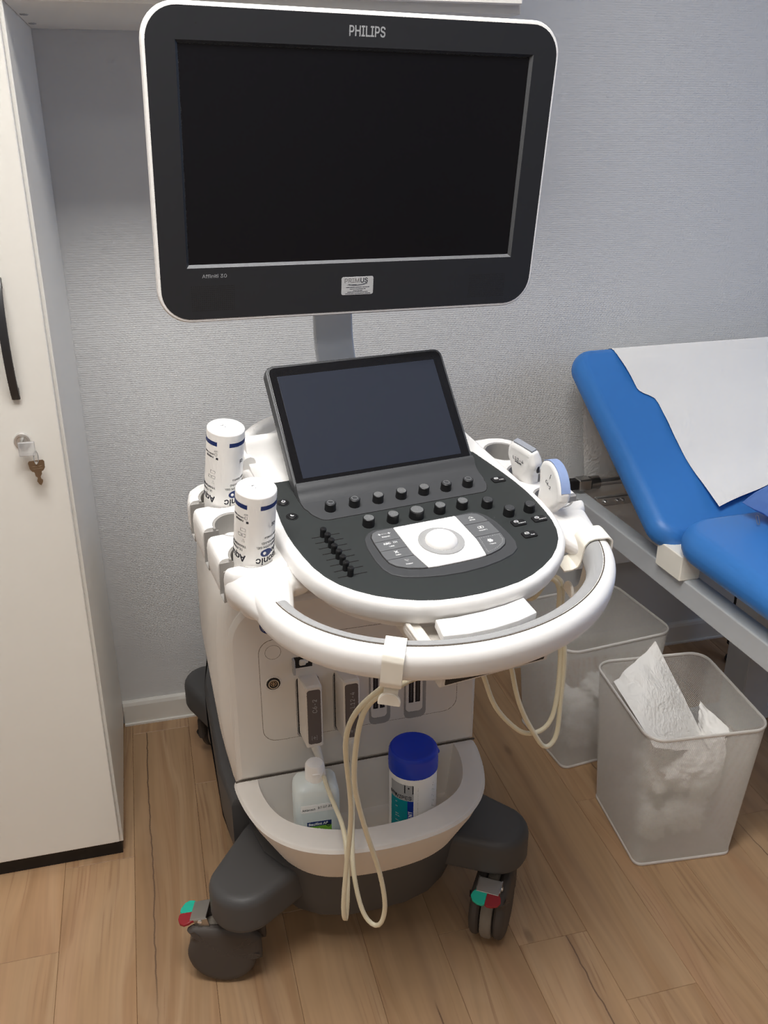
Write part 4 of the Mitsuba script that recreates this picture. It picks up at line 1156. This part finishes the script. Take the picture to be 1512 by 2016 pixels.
put(t + '__tape', plate(rrect(.062, .0155, .001, .001, .1085, 3), 0, .0004, .0002), 'bottle', False, fr=(W(bf, (0, -.0300, 0)), np.array([bf[1][0], bf[1][2], -bf[1][1]])), label='white tape with handwriting')
lf = (W(bf, (0, -.0301, 0)), np.array([bf[1][0], bf[1][2], -bf[1][1]]))
put(t + '__tape__handwriting', [text('Anbruch', .0042, rot=1, at=(-.0165, .1070, .0004)), text('27.07.22', .0042, rot=3, at=(.0115, .1098, .0004))], 'printdark', False, fr=lf)
put(t + '__label', [bx(-.020, .022, .020, .070, 0, .0004)], 'leaf', False, fr=lf, label='green label')
put(t + '__label__title_bar', bx(-.020, .022, .0700, .0795, 0, .0005), 'printdark' if False else 'navy', False, fr=lf)
put(t + '__label__lettering', [text('Bacillol AF', .0050, True, at=(-.001, .0748, .0004))], 'printwhite', False, fr=lf)
put(t + '__label__symbol', [sweep(np.c_[circle(.0034, .0165, .0705, 20), np.full(20, .0007)], circle(.0006, n=6), True), bx(.0148, .0182, .0700, .0710, .0004, .0008)], 'printdark', False, fr=lf)
put(t + '__label__cloth', loft(np.array([(-.008, .061), (.001, .0655), (.0045, .060), (-.003, .0535)]), [(0, .0002), (0, .0006)]), 'printwhite', False, fr=lf)
put(t + '__label__wiping_lines', [bx(.0, .008, z_, z_ + .0006, .0003, .0008) for z_ in (.056, .059, .062)], 'printdark', False, fr=lf)

# ================================================================== examination couch
ED = frame(2.0, 0, (1.0, 1.5, 0))        # x across, y towards the head end at the wall
EX = thing('examination_couch', 'blue upholstered examination couch on a grey steel frame, head end raised', 'couch')
def pad_layers(th, r):
    out = []
    for k in range(7):
        a = math.radians(90 * k / 6)
        out.append((r * (1 - math.sin(a)), r * (1 - math.cos(a))))
    return out + [(i_, th - z_) for i_, z_ in out[::-1]]


def slab(x0, x1, y0, y1, th, r, c0, c1):
    """upholstered slab; corner radii at the y0 and y1 ends"""
    pts = []
    for cx, cy, a, c in ((x1 - c0, y0 + c0, -90, c0), (x1 - c1, y1 - c1, 0, c1), (x0 + c1, y1 - c1, 90, c1), (x0 + c0, y0 + c0, 180, c0)):
        for k in range(13):
            t_ = math.radians(a + 90 * k / 12)
            pts.append((cx + c * math.cos(t_), cy + c * math.sin(t_)))
    return loft(np.array(pts), [(i_, z_) for i_, z_ in pad_layers(th, r)])


put(EX + '__seat', slab(-.012, .64, -1.15, .008, .072, .034, .06, .095), 'blue', 60, fr=(W(ED, (0, 0, .600)), ED[1]), label='blue seat cushion')
ca = math.radians(33)
BK = (W(ED, (0, .030, .575)), np.array([ED[1][0], ED[1][1] * math.cos(ca) + ED[1][2] * math.sin(ca), -ED[1][1] * math.sin(ca) + ED[1][2] * math.cos(ca)]))
put(EX + '__backrest', slab(-.018, .64, .0, .548, .064, .030, .055, .055), 'blue', 60, fr=BK, label='raised blue backrest')
put(EX + '__backrest_board', cbox(.05, .58, .06, .50, -.020, .004, .003), 'basedark', False, fr=BK)
put(EX + '__rail', rbox(.018, .058, -1.15, .468, .498, .550, .004), 'frame', 35, fr=ED, label='grey steel side rail')
put(EX + '__rail', rbox(.575, .615, -1.15, .468, .498, .550, .004), 'frame', 35, fr=ED, label='grey steel side rail')
put(EX + '__rail_cap', rbox(.020, .056, .468, .474, .500, .548, .002), 'black', 35, fr=ED)
for y_ in (-1.0, -.30):
    put(EX + '__cross_member', rbox(.058, .575, y_, y_ + .04, .502, .548, .004), 'frame', 35, fr=ED)
put(EX + '__block', rbox(.004, .052, -.045, .045, .550, .606, .003), 'cream', 35, fr=ED, label='cream plastic block under the seat edge')
put(EX + '__block', rbox(.585, .628, -.045, .045, .550, .606, .003), 'cream', 35, fr=ED)
put(EX + '__leg', [rbox(.30, .38, .05, .13, .045, .50, .004)], 'frame', 35, fr=ED)
put(EX + '__leg', [rbox(.30, .38, -.95, -.87, .045, .50, .004)], 'frame', 35, fr=ED)
for y_ in (.07, -.94):
    put(EX + '__foot_bar', rbox(.02, .64, y_, y_ + .05, .050, .090, .004), 'frame', 35, fr=ED)
for x_, y_ in ((.545, .385), (.10, -.915), (.56, -.915)):
    put(EX + '__levelling_foot', lathe([(0, 0), (.024, 0), (.026, .004), (.024, .012), (.010, .018), (.008, .050), (0, .050)], 28), 'black', 40, fr=(W(ED, (x_, y_, 0)), ED[1]))
put(EX + '__rear_leg', rbox(.525, .565, .365, .405, .050, .50, .004), 'basedark', 35, fr=ED)
# paper roll holder at the head end: bar, brackets and the roll
cyl = lambda x0, x1, y, z, r, n=28: sweep(np.array([(x0, y, z), (x1, y, z)]), circle(r, n=n))
put(EX + '__roll_bar', cyl(.036, .62, .452, .574, .0115), 'chrome', 40, fr=ED, label='chrome bar at the head end')
put(EX + '__roll_bar', rbox(.075, .60, .425, .440, .515, .541, .004), 'chrome', 40, fr=ED)
put(EX + '__bar_clamp', [cyl(.066, .090, .452, .574, .0175), rbox(.030, .066, .436, .468, .560, .590, .004)], 'steel', 40, fr=ED)
put(EX + '__bar_cap', rbox(.002, .032, .440, .466, .562, .588, .004), 'black', 40, fr=ED)
for x_ in (.10, .135, .15):
    put(EX + '__bolt', lathe([(0, 0), (.007, 0), (.007, .005), (.004, .008), (0, .008)], 12).apply_transform(trimesh.transformations.rotation_matrix(math.pi / 2, [1, 0, 0])).apply_translation((x_, .425, .528)), 'chrome', 40, fr=ED)

# couch paper: down behind the head end, over the top, down on the backrest
def couch_paper():
    L = []     # (point in ED frame y,z ; left x)
    for z in np.linspace(.305, .86, 26):
        L.append((.4975 - .004 * math.sin((z - .3) * 9), z, .075 - .03 * (z - .57) / .3 * (z > .57) + .0 * (z < .57)))
    def onback(s_, off, x_):
        y = .030 + s_ * math.cos(ca) - off * math.sin(ca)
        z = .575 + s_ * math.sin(ca) + off * math.cos(ca)
        return (y, z, x_)
    top = []
    for a in np.linspace(-70, 90, 10):
        r = .034
        cx, cz = .516, .0325
        top.append(onback(cx + r * math.cos(math.radians(a)), cz + r * math.sin(math.radians(a)), .088))
    L += [(.4935, .885, .070)] + top
    lx = np.array([(.516, .088), (.451, .092), (.400, .0955), (.388, .101), (.378, .116), (.370, .1265), (.355, .1295), (.338, .129), (.271, .124), (.191, .125), (.121, .130), (.049, .131)])
    for s_ in np.linspace(.510, .050, 56):
        off = .0665 + .004 * math.sin(s_ * 17) ** 2 + (.014 * max(0, (.16 - s_) / .11) ** 1.5)
        x_ = np.interp(s_, lx[::-1, 0], lx[::-1, 1])
        L.append(onback(s_, off, x_))
    return np.array(L)


cp = couch_paper()
nx = 40
P_ = []
for k, (y, z, xl) in enumerate(cp):
    xs_ = xl + (np.linspace(0, 1, nx)) * (.60 - xl)
    yy, zz_ = np.full(nx, y), np.full(nx, z)
    e = max(0, (k - (len(cp) - 26)) / 25) * 1.0
    sh = e * .27 * np.clip((xs_ - .131) / .155, 0, 3) * .16        # the lower edge runs obliquely
    wv = .0035 * np.sin(xs_ * 23 + k * .11) * np.sin(k * .17 + 1) * (k > 38)
    yy = yy + sh * math.cos(ca) - wv * math.sin(ca)
    zz_ = zz_ + sh * math.sin(ca) + abs(wv) * math.cos(ca) * .8
    P_.append(np.c_[xs_, yy, zz_])
P_ = np.array(P_)
P0 = P_.reshape(-1, 3)
gi_, gj_ = np.meshgrid(np.arange(len(cp) - 1), np.arange(nx - 1), indexing='ij')
a0 = (gi_ * nx + gj_).ravel()
Fq = np.vstack([np.c_[a0, a0 + 1, a0 + nx + 1], np.c_[a0, a0 + nx + 1, a0 + nx]])
pm = TM(P0, Fq)
# thickness
nv = pm.vertex_normals
pm2 = TM(np.vstack([P0, P0 - nv * .0004]), np.vstack([Fq, Fq[:, ::-1] + len(P0)]))
put('couch_paper', pm2, 'paper', True, fr=ED, label='white paper cover draped over the raised end of the blue couch', cat='paper cover')

# blue zipped pouch on the couch
t = thing('pouch', 'blue fabric pouch with a zip lying on the couch at the right edge', 'pouch')
g_ = np.linspace(-1, 1, 50)
gx, gy = np.meshgrid(g_, g_, indexing='ij')
hgt = (np.clip(1 - np.abs(gx) ** 5, 0, 1) * np.clip(1 - np.abs(gy) ** 4, 0, 1)) ** .55
q3 = np.stack([gx * 3, gy * 3, gx * 0 + 2], -1)
wr = meshkit.fbm(q3 * 1.6, 3, 5) - .5
wr2 = (meshkit.noise(np.stack([gx * 9, gy * 3, gx * 0], -1), 9) - .5) * np.clip((-gy - .3) * 2, 0, 1)
topz = .012 + .046 * hgt + .012 * wr * hgt + .010 * wr2 * hgt
botz = -.001 * np.ones_like(topz) + 0.012 * (1 - hgt)
xx, yy = gx * .15 + .008 * wr, gy * .075 + .006 * np.sin(gx * 9) * (gy < -.6)
n5 = 50
Vt, Vb = np.stack([xx, yy, topz], -1).reshape(-1, 3), np.stack([xx, yy, botz], -1).reshape(-1, 3)
gi_, gj_ = np.meshgrid(np.arange(n5 - 1), np.arange(n5 - 1), indexing='ij')
a0 = (gi_ * n5 + gj_).ravel()
Ft = np.vstack([np.c_[a0, a0 + n5, a0 + n5 + 1], np.c_[a0, a0 + n5 + 1, a0 + 1]])
ring = np.r_[np.arange(n5) * n5, (n5 - 1) * n5 + np.arange(1, n5), (n5 - 1 - np.arange(1, n5)) * n5 + n5 - 1, np.arange(n5 - 2, 0, -1)]
rn = np.roll(ring, -1)
Fs = np.vstack([np.c_[ring, ring + n5 * n5, rn + n5 * n5], np.c_[ring, rn + n5 * n5, rn]])
bm = TM(np.vstack([Vt, Vb]), np.vstack([Ft, Ft[:, ::-1] + n5 * n5, Fs]))
trimesh.repair.fix_normals(bm)
bgf = frame(24, 10, W(ED, (.296, -.050, .6850)))
put(t + '__body', bm, 'bag', True, fr=bgf)
put(t + '__zip', [sweep(np.c_[np.linspace(-.146, .1, 12), np.full(12, -.060), .030 + .0 * np.linspace(0, 1, 12)], circle(.0016, n=6))], 'navy', True, fr=bgf)
put(t + '__zip_pull', sweep(np.c_[rrect(.005, .022, .0024, 0, 0, 3), np.zeros(16)], circle(.0007, n=6), True), 'steel', True, fr=frame(-20, 35, W(ED, (.146, -.075, .684))))
for x_, y_, z_ in ((-.105, .02, .060), (-.075, .055, .058)):
    put(t + '__emblem', text('R', .006, at=(x_, y_, z_)), 'lens', False, fr=bgf)

# ================================================================== wire mesh waste baskets
BH = .340
def basket_outline(f, n):
    w, d, r = .212 + (.252 - .212) * f, .224 + (.282 - .224) * f, .016 + .020 * f
    return resample(np.roll(rrect(w, d, r, 0, 0, 8), 4, 0), n)


NU, NV = 256, 92
ob0, ob1 = basket_outline(0, NU * 2), basket_outline(1, NU * 2)
def bpt(i, j):
    f = j / NV
    o_ = ob0[i % (2 * NU)] * (1 - f) + ob1[i % (2 * NU)] * f
    return np.c_[o_, .006 + (BH - .010) * f] if o_.ndim == 2 else np.array([*o_, .006 + (BH - .010) * f])


def wires():
    I, J = np.meshgrid(np.arange(NU), np.arange(NV), indexing='ij')
    I, J = I.ravel(), J.ravel()
    s0 = 2 * I + (J % 2)
    segs = []
    def pos(i, j):
        f = (j / NV)[:, None]
        o_ = ob0[i % (2 * NU)] * (1 - f) + ob1[i % (2 * NU)] * f
        return np.c_[o_, .006 + (BH - .010) * f[:, 0]]
    A_ = np.vstack([pos(s0, J), pos(s0, J)])
    B_ = np.vstack([pos(s0 + 1, J + 1), pos(s0 - 1, J + 1)])
    d = B_ - A_
    L_ = np.linalg.norm(d, axis=1, keepdims=True)
    d /= L_
    out = np.c_[A_[:, :2], np.zeros(len(A_))]
    out /= np.linalg.norm(out, axis=1, keepdims=True)
    # normal of the wall nearest
    nrm = np.where(np.abs(A_[:, :1]) / .106 > np.abs(A_[:, 1:2]) / .112, np.c_[np.sign(A_[:, 0]), np.zeros(len(A_)), np.zeros(len(A_))], np.c_[np.zeros(len(A_)), np.sign(A_[:, 1]), np.zeros(len(A_))])
    sd = np.cross(d, nrm)
    sd /= np.linalg.norm(sd, axis=1, keepdims=True)
    up_ = np.cross(sd, d)
    w_, t_ = .00042, .00030
    c = [sd * w_ + up_ * t_, -sd * w_ + up_ * t_, -sd * w_ - up_ * t_, sd * w_ - up_ * t_]
    V = np.stack([A_ + q for q in c] + [B_ + q for q in c], 1).reshape(-1, 3)
    k = np.arange(len(A_))[:, None] * 8
    F = np.array([(0, 1, 5), (0, 5, 4), (1, 2, 6), (1, 6, 5), (2, 3, 7), (2, 7, 6), (3, 0, 4), (3, 4, 7)])
    return TM(V, (k[:, :, None] + F[None]).reshape(-1, 3))


wire_ply = mikit.ply(wires(), M['mesh'], smooth=False)
rim_ply = mikit.ply(sweep(np.c_[basket_outline(1, 160), np.full(160, BH - .003)], np.stack([.0022 * np.cos(ee), .0038 * np.sin(ee)], 1), True, up=(0, 0, 1)), M['wire'], smooth=True)
foot_ply = mikit.ply(sweep(np.c_[basket_outline(0, 160), np.full(160, .0040)], np.stack([.0022 * np.cos(ee), .0040 * np.sin(ee)], 1), True, up=(0, 0, 1)), M['wire'], smooth=True)
btm_ply = mikit.ply(loft(basket_outline(0, 80), [(.001, .003), (.001, .0045)]), M['wire'], smooth=False)
BINS = {}
for nm, x, y, rz, lab in (('wire_basket', .985, 1.371, -5, 'white wire mesh waste basket full of paper towels beside the couch, nearer to the camera'),
                          ('wire_basket_001', .957, 1.706, 96, 'white wire mesh waste basket behind the other one, standing by the wall')):
    t = thing('wire_basket', lab, 'waste basket', 'white wire mesh waste baskets')
    tw_ = T().translate([x, y, 0]).rotate([0, 0, 1], rz)
    scene[t + '__mesh_wall'] = {**wire_ply, 'to_world': tw_}
    labels[t + '__mesh_wall'] = {'kind': 'stuff'}
    scene[t + '__rim'] = {**rim_ply, 'to_world': tw_}
    scene[t + '__foot_ring'] = {**foot_ply, 'to_world': tw_}
    scene[t + '__bottom'] = {**btm_ply, 'to_world': tw_}


# paper towels in the baskets
def crumple(seed, r, squash=(1, 1, 1)):
    m = trimesh.creation.icosphere(subdivisions=4)
    v = np.array(m.vertices)
    n1 = np.abs(meshkit.noise(v * 2.1 + 10 * seed, seed) - .5) * 2
    n2 = np.abs(meshkit.noise(v * 4.6 + 7 * seed, seed + 3) - .5) * 2
    rad = .62 + .42 * n1 + .22 * n2
    return TM(v * rad[:, None] * r * np.array(squash), m.faces)


def sheet(c00, c10, c11, c01, bulge, seed, n=28, amp=.006):
    c = [np.array(q, float) for q in (c00, c10, c11, c01)]
    s_, t_ = np.meshgrid(np.linspace(0, 1, n), np.linspace(0, 1, n), indexing='ij')
    s3, t3 = s_[..., None], t_[..., None]
    p = c[0] * (1 - s3) * (1 - t3) + c[1] * s3 * (1 - t3) + c[2] * s3 * t3 + c[3] * (1 - s3) * t3
    nn_ = np.cross(c[1] - c[0], c[3] - c[0])
    nn_ /= np.linalg.norm(nn_)
    w = np.sin(np.pi * s3) * (.4 + .6 * np.sin(np.pi * t3))
    q = np.stack([s_ * 3, t_ * 3, s_ * 0 + seed], -1)
    p = p + nn_ * (bulge * w + amp * (np.abs(meshkit.noise(q * 1.3, seed) - .5)[..., None] * 4 - 1) + .3 * amp * (meshkit.noise(q * 4, seed + 1)[..., None] - .5))
    a0 = (np.arange(n - 1)[:, None] * n + np.arange(n - 1)[None]).ravel()
    F = np.vstack([np.c_[a0, a0 + n, a0 + n + 1], np.c_[a0, a0 + n + 1, a0 + 1]])
    V = p.reshape(-1, 3)
    return TM(np.vstack([V, V - nn_ * .0005]), np.vstack([F, F[:, ::-1] + n * n]))


put('paper_towel', sheet((.892, 1.470, .318), (.898, 1.300, .270), (1.075, 1.360, .185), (1.000, 1.500, .384), .030, 3), 'paper', True, label='white paper towel sticking out over the top of the nearer wire basket', cat='paper towel')
put('paper_towel', sheet((1.062, 1.400, .225), (1.060, 1.330, .195), (1.106, 1.345, .242), (1.079, 1.430, .265), .010, 5), 'paper', True, label='white paper towel standing up by the right side of the nearer wire basket', cat='paper towel')
put('paper_towel', sheet((.985, 1.312, .215), (1.005, 1.305, .085), (1.082, 1.325, .100), (1.092, 1.335, .232), .022, 8), 'paper', True, label='large smooth paper towel leaning inside the front of the nearer wire basket', cat='paper towel')
for seed, x, y, z, r, sq, lab in ((11, 1.015, 1.325, .175, .070, (1.05, .55, .8), 'large white crumpled paper towel seen through the front of the nearer wire basket'),
                                  (12, .965, 1.385, .150, .075, (.75, .9, 1.0), None), (13, 1.045, 1.400, .115, .062, (.8, 1, 1), None),
                                  (14, 1.000, 1.320, .065, .058, (1.1, .7, .8), 'crumpled white paper towel low at the front of the nearer wire basket'), (15, .930, 1.330, .050, .050, (.8, .9, .85), None), (16, .960, 1.410, .055, .055, (1, 1, .85), None)):
    put('paper_towel', crumple(seed, r * .92, sq), 'paper', 28, fr=((x, y, z), np.eye(3)), label=lab or 'crumpled white paper towel inside the nearer wire basket', cat='paper towel', group=None if lab else 'crumpled towels inside the nearer basket')
for seed, x, y, z, r, sq in ((21, .920, 1.640, .070, .062, (.9, .8, .9)), (22, .985, 1.650, .060, .058, (1, .8, .85)), (23, .950, 1.740, .065, .066, (1.2, 1, .8)), (24, 1.010, 1.735, .115, .052, (1, 1, .8))):
    put('paper_towel', crumple(seed, r * .92, sq), 'paper', 28, fr=((x, y, z), np.eye(3)), label='crumpled white paper towel at the bottom of the wire basket by the wall', cat='paper towel', group='crumpled towels in the basket by the wall')
